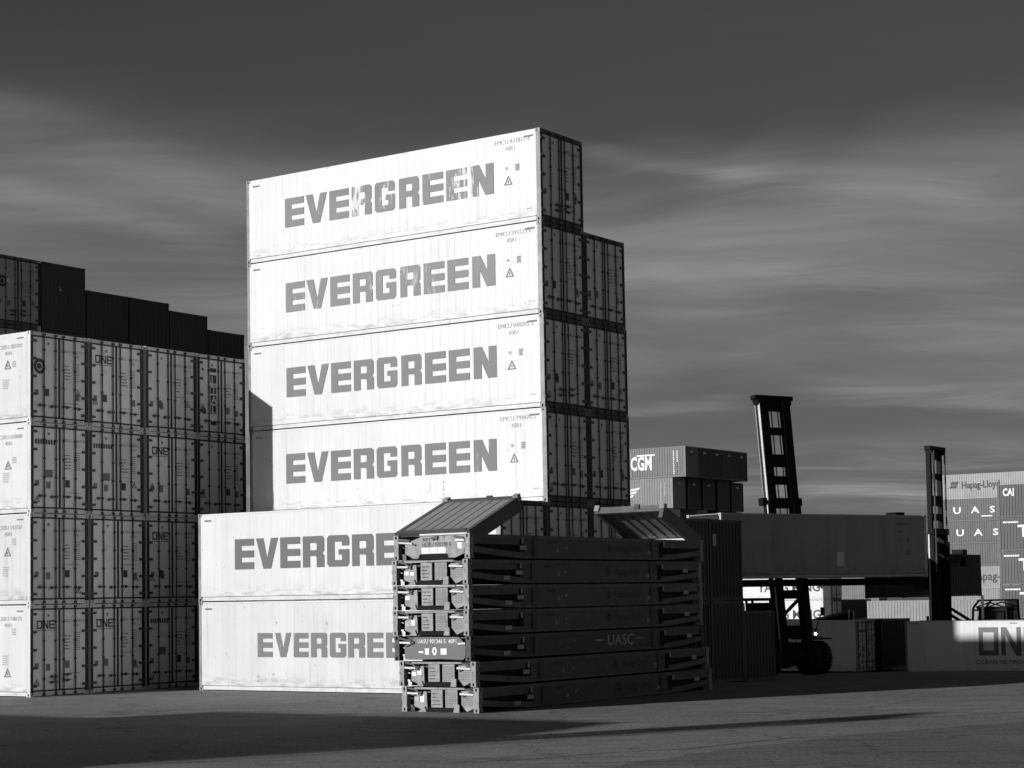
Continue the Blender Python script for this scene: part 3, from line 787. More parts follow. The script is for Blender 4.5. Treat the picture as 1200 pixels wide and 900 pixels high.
def rack_common():
    out = []
    H_ = RH - 0.012
    for xs_ in (0, 1):           # long side beams with recessed webs, arched ends
        xo = 0.0 if xs_ == 0 else -W
        s_ = -1 if xs_ == 0 else 1
        def X(d): return xo + s_*d
        def bxx(mb, d0, d1, *r): a, b_ = sorted((X(d0), X(d1))); return mb.box(a, b_, *r)
        web = MB().prism([(0.2, 0.36), (0.8, 0.24), (1.5, 0.13), (2.45, 0.06), (L-2.45, 0.06), (L-1.5, 0.13), (L-0.8, 0.24), (L-0.2, 0.36), (L-0.2, H_-0.03), (0.2, H_-0.03)], 'x', min(X(0.07), X(0.09)), max(X(0.07), X(0.09)))
        fl = MB(); bxx(fl, 0.012, 0.16, 0.18, L-0.18, H_-0.11, H_-0.012); 
        mid = MB(); bxx(mid, 0.012, 0.16, 2.451, L-2.451, 0.02, 0.09)
        lo = MB()
        for a_, b_ in ((0.18, 2.45), (L-0.18, L-2.45)):
            n_ = 6
            for q in range(n_):
                t0, t1 = q/n_, (q+1)/n_
                z0 = 0.17*(1-t0)**1.3 + 0.02*t0; z1 = 0.17*(1-t1)**1.3 + 0.02*t1
                ya, yb = a_+(b_-a_)*t0, a_+(b_-a_)*t1
                if ya > yb: ya, yb, z0, z1 = yb, ya, z1, z0
                lo.prism([(ya, z0), (yb, z1), (yb, z1+0.15), (ya, z0+0.15)], 'x', min(X(0.012), X(0.16)), max(X(0.012), X(0.16)))
        kids = [spec('flange', fl, 'edge'), spec('flange', mid, 'edge'), spec('flange', lo, 'edge')]
        pkt = MB(); bxx(pkt, 0.020, 0.0375, 2.32, 2.49, 0.095, H_-0.12); bxx(pkt, 0.020, 0.0375, L-2.61, L-2.32, 0.095, H_-0.12); kids.append(spec('recess_shade', pkt, 'black'))  # raised black slabs painted as the shade of recesses
        for q in ():
            y_ = 0
            st = MB(); bxx(st, 0.03, 0.075, y_-0.02, y_+0.02, 0.07 if 2.4 < y_ < L-2.4 else 0.30, H_-0.1); kids.append(spec('stiffener', st, 'beam'))
        for q in (3.0, L-3.0):   # hinge blocks of the folding walls
            st = MB(); bxx(st, 0.0, 0.05, q-0.10, q+0.10, 0.05, H_-0.02); kids.append(spec('lashing_ring', st, 'dark'))
        for (a_, b_, c_z, d_z) in ((0.22, 2.30, 0.375, H_-0.112), (L-2.30, L-0.25, 0.375, H_-0.112), (2.50, L-2.62, 0.092, H_-0.112)):
            pl = MB(); bxx(pl, 0.038, 0.068, a_, b_, c_z, d_z); kids.append(spec('side_plate', pl, 'beam' if a_ < 9 else 'edge'))
        out.append(spec('side_beam', web, 'black', kids))  # web coloured black to paint the shade behind the plates
    out.append(spec('shade_filler', MB().box(-W+0.165, -0.165, 0.32, L-0.32, 0.004, 0.355), 'black'))  # added black filler, blocks light through the rack and darkens its slots
    deck = MB().box(-W+0.17, -0.17, 0.31, L-0.20, 0.36, 0.42)
    out.append(spec('deck', deck, 'beam'))
    out.append(spec('folded_end_wall', MB().box(-W+0.18, -0.18, 0.25, 2.7, 0.44, 0.60), 'beam'))
    out.append(spec('folded_end_wall', MB().box(-W+0.18, -0.18, L-2.7, L-0.25, 0.44, 0.60), 'beam'))
    for y0 in (0.0, L-0.178):
        for x0 in (-W, -0.162):
            for z0 in (0.0, RH-0.012-0.118, 0.30):
                if z0 == 0.30 and y0 > 1: continue
                out.append(spec('corner_casting', rack_cast(x0, y0, z0, 0.118 if z0 != 0.30 else 0.09), 'cast'))
            out.append(spec('corner_post', MB().box(x0+0.01, x0+0.15, y0+0.01, y0+0.165, 0.118, RH-0.13), 'cast'))
    return out
RACK = rack_common()
def rk_rect(x, z, wd, h, y=-0.002):
    m = MB(); add_side(m, rect(wd, h), x, z, y); return m
def rack_end_open(rng):
    """the near end of a folded rack: rail, plates, lashing bars and a black block for the shade in the fork slot"""
    o = []
    X = -W
    o.append(spec('end_rail', MB().box(X+0.40, X+1.16, 0.02, 0.09, 0.575, 0.625).box(X+1.17, X+1.98, 0.02, 0.09, 0.578, 0.626), 'cast'))
    o.append(spec('end_beam', MB().box(X+0.18, -0.18, 0.24, 0.30, 0.10, 0.57), 'dark'))
    o.append(spec('lashing_bar', MB().bar((X+0.17, 0.03, 0.475), (X+0.52, 0.03, 0.465), 0.05), 'bright'))
    o.append(spec('lashing_bar', MB().bar((-0.60, 0.03, 0.475), (-0.17, 0.03, 0.455), 0.05), 'bright'))
    o.append(spec('hinge_arm', MB().bar((X+0.17, 0.06, 0.60), (X+0.45, 0.06, 0.56), 0.05).bar((X+0.42, 0.05, 0.56), (X+0.60, 0.05, 0.42), 0.05).bar((X+0.3, 0.05, 0.42), (X+0.62, 0.05, 0.50), 0.04), 'dark'))
    o.append(spec('hinge_arm', MB().bar((-0.50, 0.06, 0.60), (-0.17, 0.06, 0.52), 0.05).bar((-0.55, 0.05, 0.40), (-0.2, 0.05, 0.55), 0.035), 'dark'))
    o.append(spec('end_plate', MB().prism([(X+0.34, 0.14), (X+0.68, 0.02), (X+0.76, 0.02), (X+0.74, 0.52), (X+0.46, 0.50), (X+0.34, 0.36)], 'y', 0.08, 0.12), 'plate', [spec('paper_label', rk_rect(X+0.36, 0.24+rng.uniform(0, .06), 0.14, 0.10, 0.074), INKW if rng.random() < .6 else INKL)] + ([spec('paper_label', rk_rect(X+0.54, 0.22+rng.uniform(0, .08), 0.13, rng.uniform(.08, .2), 0.074), INKW)] if rng.random() < .7 else [])))
    l1 = MB(); add_side(l1, block(0.26, 0.36, 4, 1, 0.28, rng, 0.5), X+0.94, 0.15, 0.054)
    o.append(spec('end_plate', MB().box(X+0.90, X+1.26, 0.06, 0.10, 0.12, 0.565), 'plate', [spec('marking', l1, INK)]))
    l2 = MB(); add_side(l2, block(0.32, 0.38, 7, 4, 0.55, rng, 0), X+1.38, 0.14, 0.054)
    o.append(spec('end_plate', MB().box(X+1.35, X+1.73, 0.06, 0.10, 0.12, 0.565), 'plate', [spec('marking', l2, INKM)]))
    l3 = MB(); add_side(l3, block(0.34, 0.30, 5, 4, 0.5, rng, 0), X+1.86, 0.16, 0.074)
    o.append(spec('end_plate', MB().prism([(X+1.84, 0.20), (X+2.0, 0.02), (X+2.25, 0.12), (X+2.26, 0.54), (X+1.84, 0.54)], 'y', 0.08, 0.12), 'plate', [spec('marking', l3, INKM)]))
    o.append(spec('fork_slot_shade', MB().box(X+0.78, X+1.62, 0.10, 0.20, 0.0, 0.115), 'black'))  # solid black block, paints the shade inside the fork opening
    o.append(spec('bracket', MB().prism([(X+1.62, 0.0), (X+1.80, 0.0), (X+1.80, 0.20), (X+1.66, 0.20)], 'y', 0.03, 0.08), 'plate'))
    o.append(spec('bracket', MB().prism([(X+0.50, 0.0), (X+0.76, 0.0), (X+0.70, 0.14)], 'y', 0.03, 0.08), 'plate'))
    return o
def rack_end_solid(rng):
    o = []; X = -W
    o.append(spec('end_plate', MB().prism([(X+0.30, 0.06), (X+0.42, 0.0), (X+1.0, 0.04), (X+1.5, 0.05), (-0.28, 0.03), (-0.20, 0.12), (-0.20, 0.42), (-0.40, 0.61), (X+0.62, 0.61), (X+0.48, 0.46), (X+0.30, 0.40)], 'y', 0.05, 0.10), 'plate'))
    o.append(spec('end_rail', MB().box(X+0.30, X+0.9, -0.002, 0.05, 0.0, 0.03), 'bright'))
    o.append(spec('lashing_bar', MB().bar((X+0.17, 0.02, 0.47), (X+0.52, 0.02, 0.46), 0.05), 'bright'))
    o.append(spec('lashing_bar', MB().bar((-0.40, 0.02, 0.44), (-0.17, 0.02, 0.45), 0.05), 'bright'))
    o.append(spec('hinge_arm', MB().bar((X+0.17, 0.03, 0.58), (X+0.55, 0.03, 0.50), 0.05).bar((X+0.35, 0.03, 0.38), (X+0.62, 0.03, 0.48), 0.05), 'dark'))
    t = MB(); add_side(t, text_mb('UASU 901246 5  40P1', 0.105, 0.92, 0.012), X+0.72, 0.45, 0.044)
    add_side(t, rect(0.15, 0.05), X+0.76, 0.20, 0.044); add_side(t, rect(0.13, 0.16), X+0.96, 0.16, 0.044); add_side(t, shape2d([[[(0, .1), (.05, 0), (.12, 0), (.17, .1), (.12, .2), (.05, .2)], [(.06, .06), (.06, .14), (.11, .14), (.11, .06)]]]), X+1.18, 0.15, 0.044); add_side(t, rect(0.19, 0.16), X+1.46, 0.16, 0.044)
    o.append(spec('lettering', t, INKW))
    return o
def rack_end_top(rng):
    o = []; X = -W
    o.append(spec('end_plate', MB().prism([(X+0.34, 0.16), (X+0.62, 0.03), (X+0.76, 0.03), (X+0.82, 0.14), (X+1.70, 0.14), (X+1.74, 0.03), (X+1.94, 0.03), (-0.20, 0.14), (-0.18, 0.60), (X+0.86, 0.60), (X+0.80, 0.56), (X+0.5, 0.48), (X+0.34, 0.42)], 'y', 0.05, 0.10), 'plate'))
    t = MB(); add_side(t, text_mb('40P3', 0.09, 1.0, 0.01), X+0.90, 0.47, 0.044); add_side(t, text_mb('HLXU 970199 0', 0.105, 0.92, 0.012), X+0.90, 0.33, 0.044)
    o.append(spec('lettering', t, INK))
    p_ = MB(); o += [spec('paper_label', rk_rect(X+0.88+q_*0.26, 0.155, 0.25, 0.15, 0.044), INKW) for q_ in range(3)] + [spec('paper_label', rk_rect(X+2.02, 0.26, 0.14, 0.16, 0.044), INKW)]
    o.append(spec('hook', MB().prism([(X+1.18, 0.56), (X+1.42, 0.60), (X+1.40, 0.48), (X+1.34, 0.53), (X+1.26, 0.48)], 'y', 0.01, 0.05), 'dark'))
    o.append(spec('lashing_bar', MB().bar((X+0.17, 0.02, 0.455), (X+0.60, 0.02, 0.42), 0.045), 'bright'))
    o.append(spec('lashing_bar', MB().bar((-0.46, 0.02, 0.47), (-0.17, 0.02, 0.47), 0.05), 'bright'))
    o.append(spec('hinge_arm', MB().bar((X+0.17, 0.03, 0.53), (X+0.52, 0.03, 0.49), 0.06).bar((X+0.4, 0.03, 0.44), (X+0.7, 0.03, 0.38), 0.04).bar((-0.5, 0.03, 0.57), (-0.2, 0.03, 0.53), 0.05), 'dark'))
    o.append(spec('end_rail', MB().box(X+0.84, -0.10, 0.02, 0.12, 0.615, 0.66), 'bright'))
    o.append(spec('fork_slot_shade', MB().box(X+0.80, X+1.72, 0.10, 0.20, 0.0, 0.13), 'black'))  # black block again standing for the shaded fork opening
    return o
def rack_side_marks(kind, rng):
    """prints on the long side that faces +x"""
    o = []; fd = MB(); li = MB()
    D = lambda dst, s_, y, z: add_door(dst, s_, y, z, -0.036)
    if kind == 'uasc':
        D(li, text_mb('UASC', 0.30, 1.35, 0.02), 6.6, 0.20); D(li, rect(0.42, 0.04), 6.0, 0.34); D(li, rect(0.40, 0.04), 8.2, 0.34)
        fd2 = MB(); D(fd2, text_mb('UASU 901246', 0.12), 4.0, 0.33); D(fd2, text_mb('40P1', 0.1), 4.5, 0.14); o.append(spec('marking', fd2, INKM))
        D(fd, text_mb('40P1', 0.1), 9.4, 0.14)
    else:
        D(fd, rect(0.16, 0.22), 6.7, 0.22); D(fd, text_mb('Hapag-Lloyd', 0.20, 1.0, 0.01), 7.1, 0.24)
        D(li, text_mb('PPE', 0.13, 1.4, 0.03), 8.9, 0.13)
        D(fd, block(0.6, 0.12, 2, 1, 0.6, rng), 9.3, 0.36); D(fd, block(0.5, 0.07, 1, 1, 0.8, rng), 3.6, 0.42)
        D(li, triangle(0.13), 4.0 + rng.random()*0.2, 0.20); D(li, rect(0.05, 0.07), 4.55, 0.28)
    def lab(y_, z_, a_, b_):
        q = MB(); add_door(q, rect(a_, b_), y_, z_, 0.003); return spec('paper_label', q, INKL)
    o += [spec('lettering', li, INKL), spec('marking', fd, mat('dark_rack_print', 0.03, 0.6))]
    for y_, z_ in ((1.55, 0.10), (2.15, 0.24), (11.05, 0.30)):
        if rng.random() < .85: o.append(lab(y_ + rng.uniform(-.1, .1), z_, 0.30, 0.11))
    for y_ in (2.33, 9.75): o.append(lab(y_, 0.40, 0.09, 0.15))
    return o
rack_pal = dict(edge=mat('flat_rack_edge', 0.10, 0.5, 0.35, 0.3, 3.0, rust=0.5), beam=rackred, cast=rackend, dark=STEEL, bright=BRIGHT, plate=rackend, black=BLACK)
blue_pal = dict(edge=mat('blue_rack_edge', 0.07, 0.5, 0.3, rust=0.3), beam=rackblue, cast=rackblue, dark=STEEL, bright=BRIGHT, plate=mat('blue_end_plate', 0.13, 0.5, 0.12), black=BLACK)
offs = [0.0, -0.09, -0.25, -0.29, -0.27, -0.29, -0.21]
RLAB = ['collapsed flat rack lying on the ground at the bottom of the rack pile', 'collapsed flat rack second from the ground, under the blue lettered one', 'blue collapsed flat rack with white number on its solid end plate',
        'collapsed flat rack fourth from the ground, directly on the blue one', 'collapsed flat rack fifth from the ground, two below the one with raised walls', 'collapsed flat rack directly under the top one with raised end walls', 'top flat rack of the pile with both ribbed end walls half raised']
def half_raised(side):
    """an end wall hinged at the rack end and leaning inwards, ribbed outside"""
    Lw, ang = 2.43, math.atan2(0.93, 2.26)
    M = Matrix.Translation((0, 0.06, RH-0.02)) @ Matrix.Rotation(ang, 4, 'X')
    p = MB(); n_ = 7; pw = (W-0.30)/n_
    p.box(-W+0.15, -0.15, 0.0, Lw, 0.0, 0.06, M)
    for q in range(n_):
        x = -W+0.15+q*pw
        p.prism([(0, 0), (0, 0), (0, 0)], 'z', 0, 0) if False else None
        i = len(p.v)
        prof = [(x+0.015, 0.0605), (x+0.022, 0.078), (x+pw-0.022, 0.078), (x+pw-0.015, 0.0605)]
        for yy in (0.16, Lw-0.16):
            for (a, c) in prof: p.v.append(tuple(M @ Vector((a, yy, c))))
        for j in range(3): p.f.append((i+j, i+j+1, i+j+5, i+j+4))
    ribs = MB()
    for q in range(6):
        x = -W + 0.35 + q*0.345
        ribs.box(x, x+0.03, 0.1, Lw-0.1, -0.02, -0.001, M)
    fr = MB()
    fr.box(-W+0.02, -W+0.15, 0.0, Lw+0.02, -0.10, 0.09, M).box(-0.15, -0.02, 0.0, Lw+0.02, -0.30, 0.10, M)
    fr2 = MB().box(-W+0.152, -0.152, 0.0, 0.10, -0.03, 0.12, M).box(-W+0.152, -0.152, Lw-0.10, Lw, -0.08, 0.12, M)
    sill = MB().box(-W+0.16, -0.35, 0.22, 0.29, -0.11, -0.03, M)
    cs = []
    for x0 in (-W, -0.162):
        cs.append(MB().box(x0, x0+0.162, Lw-0.10, Lw+0.06, -0.02, 0.16, M))
    lat = MB().box(-1.05, -0.88, Lw-0.02, Lw+0.05, 0.0, 0.15, M)
    kids = [spec('wall_rib', ribs if side == 0 else mirror_y(ribs), 'beam'), spec('wall_post', fr if side == 0 else mirror_y(fr), 'beam'), spec('wall_rail', fr2 if side == 0 else mirror_y(fr2), 'edge' if side else 'beam'), spec('latch', lat if side == 0 else mirror_y(lat), 'beam')]
    if side: kids.append(spec('hinge_bar', mirror_y(sill), 'bright'))
    for c in cs: kids.append(spec('corner_casting', c if side == 0 else mirror_y(c), 'cast'))
    return spec('raised_end_wall', p if side == 0 else mirror_y(p), 'panel', kids)
for i in range(7):
    rg = random.Random(40+i)
    sp = [s_ for s_ in RACK if not (i == 6 and s_[0] == 'folded_end_wall')]
    if i == 2: sp += rack_end_solid(rg) + rack_side_marks('uasc', rg); pal = blue_pal
    elif i == 6: sp += rack_end_top(rg) + rack_side_marks('hl', rg) + [half_raised(0), half_raised(1)]; pal = dict(rack_pal); pal['panel'] = mat('raised_wall_paint', 0.24, 0.5, 0.08, 0.1, 2.0); pal['beam'] = mat('top_rack_beam', 0.075, 0.5, 0.2, rust=0.3)
    else: sp += rack_end_open(rg) + rack_side_marks('hl', rg); pal = rack_pal
    p0 = at(4.07 + offs[i], -9.39 + 0.02*rg.uniform(-1, 1), i*RH)
    thing('flat_rack', RLAB[i], 'flat rack', p0, YAW, 'collapsed flat racks in one pile', sp, pal)

# ---- dark containers beyond the racks ------------------------------------
DG = 'dark containers just beyond the rack pile'
zb = -0.27
for (b, z, hh, v_, lab) in ((8.08, zb, HC, 0.03, 'lower dark corrugated container in the column hidden behind the raised rack wall'), (8.08, zb+HC, HC, 0.05, 'upper dark corrugated container with light ribs just right of the raised rack wall'),
                        (10.60, zb, HC, 0.045, 'lower ribbed dark container standing on the ground right of the rack pile'), (10.60, zb+HC, HC, 0.025, 'upper dark container with a pale plate, at the left end of the lifted reefer'),
                        (13.05, zb-0.08, SD, 0.045, 'single lower dark container beside the front wheel of the machine')):
    sp = list(DRY_H if hh == HC else DRY_S)
    if z > 0 and b > 10:
        m = MB(); add_door(m, rect(0.26, 0.42), 0.22, 1.95, 0.004); sp.append(spec('marking', m, INKL))
    thing('dry_container', lab, 'container', at(-0.17, b, z), YAW, DG, sp, dry_pal(v_))

# ---- far stacks -------------------------------------------------------------
def side_text(txt, h, x, z, xs=1.0, bold=0.01, m=INKW, nm='lettering', space=1.0):
    mb = MB(); add_side(mb, text_mb(txt, h, xs, bold, 'LEFT', space), x, z, -0.006); return spec(nm, mb, m)
def vert_text(x, z_top, z_bot, wd=0.16, m=INKW, seed=1):
    mb = MB(); rg = random.Random(seed); z = z_top
    while z > z_bot:
        hh = 0.12; add_side(mb, rect(wd*rg.uniform(.7, 1), hh), x, z-hh, -0.006); z -= 0.19
    return spec('marking', mb, m)
FG = 'far containers of the stack behind the handler mast'
CM = Vector((16.29, 176.46, 0))
def cA(a, b, z): p = CM + E1*a + E2*b; return (p.x, p.y, z)
n_ends = 0
for tier in range(6):
    z = -0.62 + tier*HC
    for c in range(5 if tier > 3 else (6 if tier == 3 else 5)):
        a_ = 0.0 if tier == 5 else -1.45
        b_ = c*(W+0.07) + (0.0 if tier == 5 else -0.02)
        v_ = [0.15, 0.035, 0.03, 0.04, 0.03, 0.03][c] if tier == 5 else ([0.21, 0.03, 0.035, 0.03, 0.03, 0.03][c])
        if tier == 4: b_ = c*(W+0.07)*1.18
        sp = list(DRY_20H)
        em = MB()
        if (tier == 5) or (tier == 4 and c != 3):
            add_door(em, shape2d([[[(0, .06), (.1, 0), (.5, 0), (.62, .1), (.5, .24), (.12, .22)]]]), 0.9, HC-0.62, 0.004); sp.append(spec('emblem', em, INKL))
        pos = 'near' if c == 0 else ['', 'second', 'third', 'fourth', 'fifth', 'sixth'][c]
        if c == 0 and tier == 5:
            sp += [side_text('CGM', 1.25, -6.0, 0.85, 0.60, 0.05), vert_text(-1.35, 2.5, 0.35, seed=3), vert_text(-0.95, 2.5, 1.4, seed=4)]
            bar = MB(); add_side(bar, rect(2.0, 0.14), -5.3, 2.14, -0.006); sp.append(spec('emblem', bar, INKW))
            lab = 'top corrugated container with white shipping letters, sunlit, far behind the tower'
        elif c == 0 and tier == 4:
            em2 = MB()
            for q in range(3): add_side(em2, shape2d([[[(0, 0), (1.0, .12), (1.25, .34), (.25, .22)]]], 1.0-0.12*q, 1.0), -4.75 - q*0.2, 1.75 - q*0.33, -0.006)
            sp += [spec('emblem', em2, INKW), vert_text(-1.35, 2.5, 0.3, seed=6, m=INKL), vert_text(-0.9, 2.4, 1.2, seed=7, m=INKL)]
            lab = 'pale corrugated container with white slanted emblem, below the lettered one'
        elif tier > 3: lab = '%s dark container end, %s tier, far stack left of the handler mast' % (pos, 'top' if tier == 5 else 'second')
        else: lab = '%s container of the %s tier up in the far stack behind the rack pile' % (pos, ordn[tier])
        thing('dry_container', lab, 'container', cA(a_ + (0.0 if tier != 3 else -0.6), b_, z), YAW, FG, sp, dry_pal(v_ if c or tier > 3 else 0.45))

# right background: long row of five letter groups
UG = 'far containers of the lettered row at the right edge'
U0 = Vector((49.485, 219.388, 0))
def uA(a, b, z): p = U0 + E1*a + E2*b; return (p.x, p.y, z)
tiers = [SD, SD, SD, SD, SD, HC]; z = 0.3
vv = [0.28, 0.32, 0.12, 0.115, 0.12, 0.33]
ulab = ['bottom pale corrugated container of the far right row', 'whitish container with dark lettering low in the far right row', 'plain grey container in the middle of the far right row', 'lower container with spaced white letters in the far right row', 'upper container with spaced white letters and a short dash in the far right row', 'long pale container with dark logo on top of the far right row']
for t_, hh in enumerate(tiers):
    sp = list(DRY_H if hh == HC else DRY_S)
    if t_ == 5:
        sp.append(side_text('Hapag-Lloyd', 0.80, -L+2.9, 1.25, 0.80, 0.03, INK))
        lg = MB()
        for q in range(2): add_side(lg, shape2d([[[(0, 0), (.34, 0), (.52, .3), (.2, .3)]], [[(.12, .36), (.5, .36), (.66, .66), (.28, .66)]]], 1.05, 1.15), -L+1.45+q*0.45, 1.3, -0.006)
        sp.append(spec('emblem', lg, INK))
    if t_ in (3, 4):
        x0 = 1.8 if t_ == 4 else 2.1
        for q, chh in enumerate('UASC'): sp.append(side_text(chh, 0.74, -L+x0+q*2.2, 0.95, 1.35, 0.035, INKW))
        if t_ == 4:
            d_ = MB(); add_side(d_, rect(1.3, 0.14), -L+5.2, 0.50, -0.006); sp.append(spec('marking', d_, INKW))
    if t_ == 1: sp.append(side_text('Hapag-Lloyd', 0.95, -L+3.6, 1.0, 0.95, 0.02, INK))
    thing('dry_container', ulab[t_], 'container', uA(L, 0, z), YAW, UG, sp, dry_pal(vv[t_]))
    z += hh
thing('dry_container', 'second pale container on top of the far row, cut by the right edge', 'container', uA(2*L+0.1, 0, 0.3+5*SD), YAW, UG, list(DRY_H), dry_pal(0.36))
for t_ in range(5):
    thing('dry_container', '%s grey container of the hidden stack behind the nearer right edge stack' % ordn[t_], 'container', uA(2*L+0.1, 0, 0.3+t_*SD), YAW, UG, list(DRY_S), dry_pal(0.28))
for t_, hh in enumerate([SD, SD, HC, SD, SD]):
    thing('dry_container', '%s container standing behind the lettered far right row' % ordn[t_], 'container', uA(L, W+0.08, 0.3 + [0, SD, 2*SD, 2*SD+HC, 3*SD+HC][t_]), YAW, UG, list(DRY_H if hh == HC else DRY_S), dry_pal(0.2))

# nearer right edge stack
KG = 'containers of the stack cut by the right edge'
K0 = Vector((42.05, 163.57, 0))
def kA(a, b, z): p = K0 + E1*a + E2*b; return (p.x, p.y, z)
klab = ['bottom grey container of the stack cut by the right edge', 'grey container with white dash and cut letter, second from ground at right edge', 'grey container with white dash and large T, third from the ground at the right edge', 'top grey container with three white letters at the right edge']
for t_ in range(4):
    sp = list(DRY_H)
    if t_ == 3: sp.append(side_text('CAI', 0.62, -L+0.5, 1.92, 0.72, 0.05))
    else:
        sp.append(side_text('TEX', 1.0, -L+1.75, 1.25, 1.2, 0.04))
        d_ = MB(); add_side(d_, block(1.35, 0.18, 1, 1, 0.8, random.Random(t_), 0), -L+0.45, 2.42, -0.006); sp.append(spec('marking', d_, INKW))
    thing('dry_container', klab[t_], 'container', kA(L, 0, 0.3 + t_*HC), YAW, KG, sp, dry_pal([0.09, 0.095, 0.085, 0.08][t_]))
# pale ribbed containers left of it
G2 = 'pale ribbed containers low behind the second machine'
for t_ in range(1):
    p = Vector((29.93, 160.0, 0)) + E1*12.1
    thing('dry_container', 'pale wide ribbed container on the ground showing under the black lifted container', 'container', (p.x + 0.0, p.y, -0.55 + t_*SD), YAW, G2, list(DRY_S), dry_pal(0.25))
# white lettered reefers seen through the machine
YG = 'white lettered reefers seen between the machine legs'
for t_ in range(3):
    p = Vector((33.62, 200.0, 0))
    sp = list(REEF[0])
    if t_ < 2: sp.append(side_text('YANG MING', 0.92, -8.7, 0.95, 1.0, 0.03, INK))
    z = -0.9 + t_*2.896
    thing('reefer_container', ['lower white reefer with dark lettering seen between the machine legs', 'middle white reefer with dark lettering seen under the lifted container', 'upper white reefer hidden behind the lifted container'][t_], 'container', (p.x, p.y, z), YAW, YG, sp, reefer_pal(WHITE, DOORG, DARKFRAME))
# door ends of the rows behind the white reefers and one grey container beyond
for c in (1, 2, 3):
    p = Vector((33.62, 200.0, 0)) + E2*(c*(W+0.1))
    thing('dry_container', ['', 'dark container end right of the white lettered reefers, first of three', 'middle of three dark container ends right of the white lettered reefers', 'last of three dark container ends right of the white lettered reefers'][c], 'container', (p.x, p.y, -0.9), YAW, 'dark container ends behind the yard tractor', list(DRY_H), dry_pal(0.02))
for t_ in range(2):
    thing('dry_container', ['grey ribbed container under the one showing above the dark ends', 'sunlit grey ribbed container showing above the three dark container ends'][t_], 'container', (43.6, 226.0, -0.9 + t_*HC), YAW, 'grey containers far behind the yard tractor', list(DRY_H), dry_pal(0.15))

# ---- reefer and neighbours on the ground at the right --------------------------
NG = 'containers standing on the ground at the right'
rg = random.Random(77)
m = MB(); d = MB()
add_side(m, block(0.75, 0.1, 1, 1, 0.9, rg, 0), -3.2, 2.35); add_side(d, triangle(0.32), -3.2, 0.95+0.4); add_side(m, block(0.2, 0.2, 2, 1, 0.8, rg, 0), -3.2, 2.05); add_side(m, block(0.2, 0.2, 2, 1, 0.8, rg, 0), -2.4, 1.8)
thing('reefer_container', 'grey shaded reefer on the ground behind the machine wheel, doors to the right', 'container', (19.40, 107.0, -1.66), YAW, NG, list(REEF[0]) + [spec('marking', m, INK), spec('marking', d, INK)] + door_specs(rg, 'bar'), reefer_pal(WHITE_OLD, DOORW, LIGHTFRAME))
p = Vector((19.40, 107.0, 0)) + E2*(W+0.1)
thing('dry_container', 'dark container end between the shaded reefer and the lettered white one', 'container', (p.x+0.3, p.y, -1.66), YAW, NG, list(DRY_H), dry_pal(0.015))
p = p + E2*(W+0.1)
thing('dry_container', 'black container end left of the lettered white one', 'container', (p.x, p.y, -1.66), YAW, NG, list(DRY_H), dry_pal(0.008, 'b'))
p = Vector((22.02, 106.8, 0)) + E1*L
lg = MB(); add_side(lg, one_logo(1.55, 1.12*1.0), -L+4.3, 0.98, -0.012)
tx = MB(); add_side(tx, text_mb('OCEAN NETWORK EXPRESS', 0.22, 1.15, 0.008), -L+4.1, 0.52, -0.012)
hh_ = MB(); add_side(hh_, block(0.5, 0.07, 1, 5, 0.9, rg, 0), -L+0.3, 2.72, -0.012); add_side(hh_, block(0.42, 0.06, 1, 5, 0.9, rg, 0), -L+6.1, 2.72, -0.012)
thing('reefer_container', 'white reefer with big boxy logo, half sunlit at the right edge', 'container', (p.x, p.y, -1.74), YAW, NG, list(REEF[0]) + [spec('lettering', lg, mat('one_print', 0.13, 0.5, 0.05)), spec('lettering', tx, INK), spec('marking', hh_, INK)], reefer_pal(WHITE, DOORW))

# ---- container handlers ----------------------------------------------------------
def wheel_spec(x, y, r, wd):
    t = MB().lathe([(-wd/2, r*0.55), (-wd/2, r*0.88), (-wd/2+0.05, r*0.97), (-wd/4, r), (wd/4, r), (wd/2-0.05, r*0.97), (wd/2, r*0.88), (wd/2, r*0.55)], (x, y, r), 'x', 28)
    for q in range(28):
        a = 2*math.pi*q/28
        M = Matrix.Translation((x, y, r)) @ Matrix.Rotation(a, 4, 'X')
        t.box(-wd*0.46, wd*0.46, -0.05, 0.05, r-0.03, r+0.006, M)
    rim = MB().lathe([(-wd/2+0.10, 0.02), (-wd/2+0.10, r*0.5), (-wd/2+0.02, r*0.56), (wd/2-0.02, r*0.56), (wd/2-0.10, r*0.5), (wd/2-0.10, 0.02)], (x, y, r), 'x', 20)
    hub = MB().lathe([(-wd/2, 0.02), (-wd/2, 0.22), (-wd/2+0.1, 0.24), (wd/2-0.1, 0.24), (wd/2, 0.22), (wd/2, 0.02)], (x, y, r), 'x', 12)
    return spec('wheel', hub, 'body', [spec('tyre', t, 'tyre', smooth=False), spec('rim', rim, 'body')])
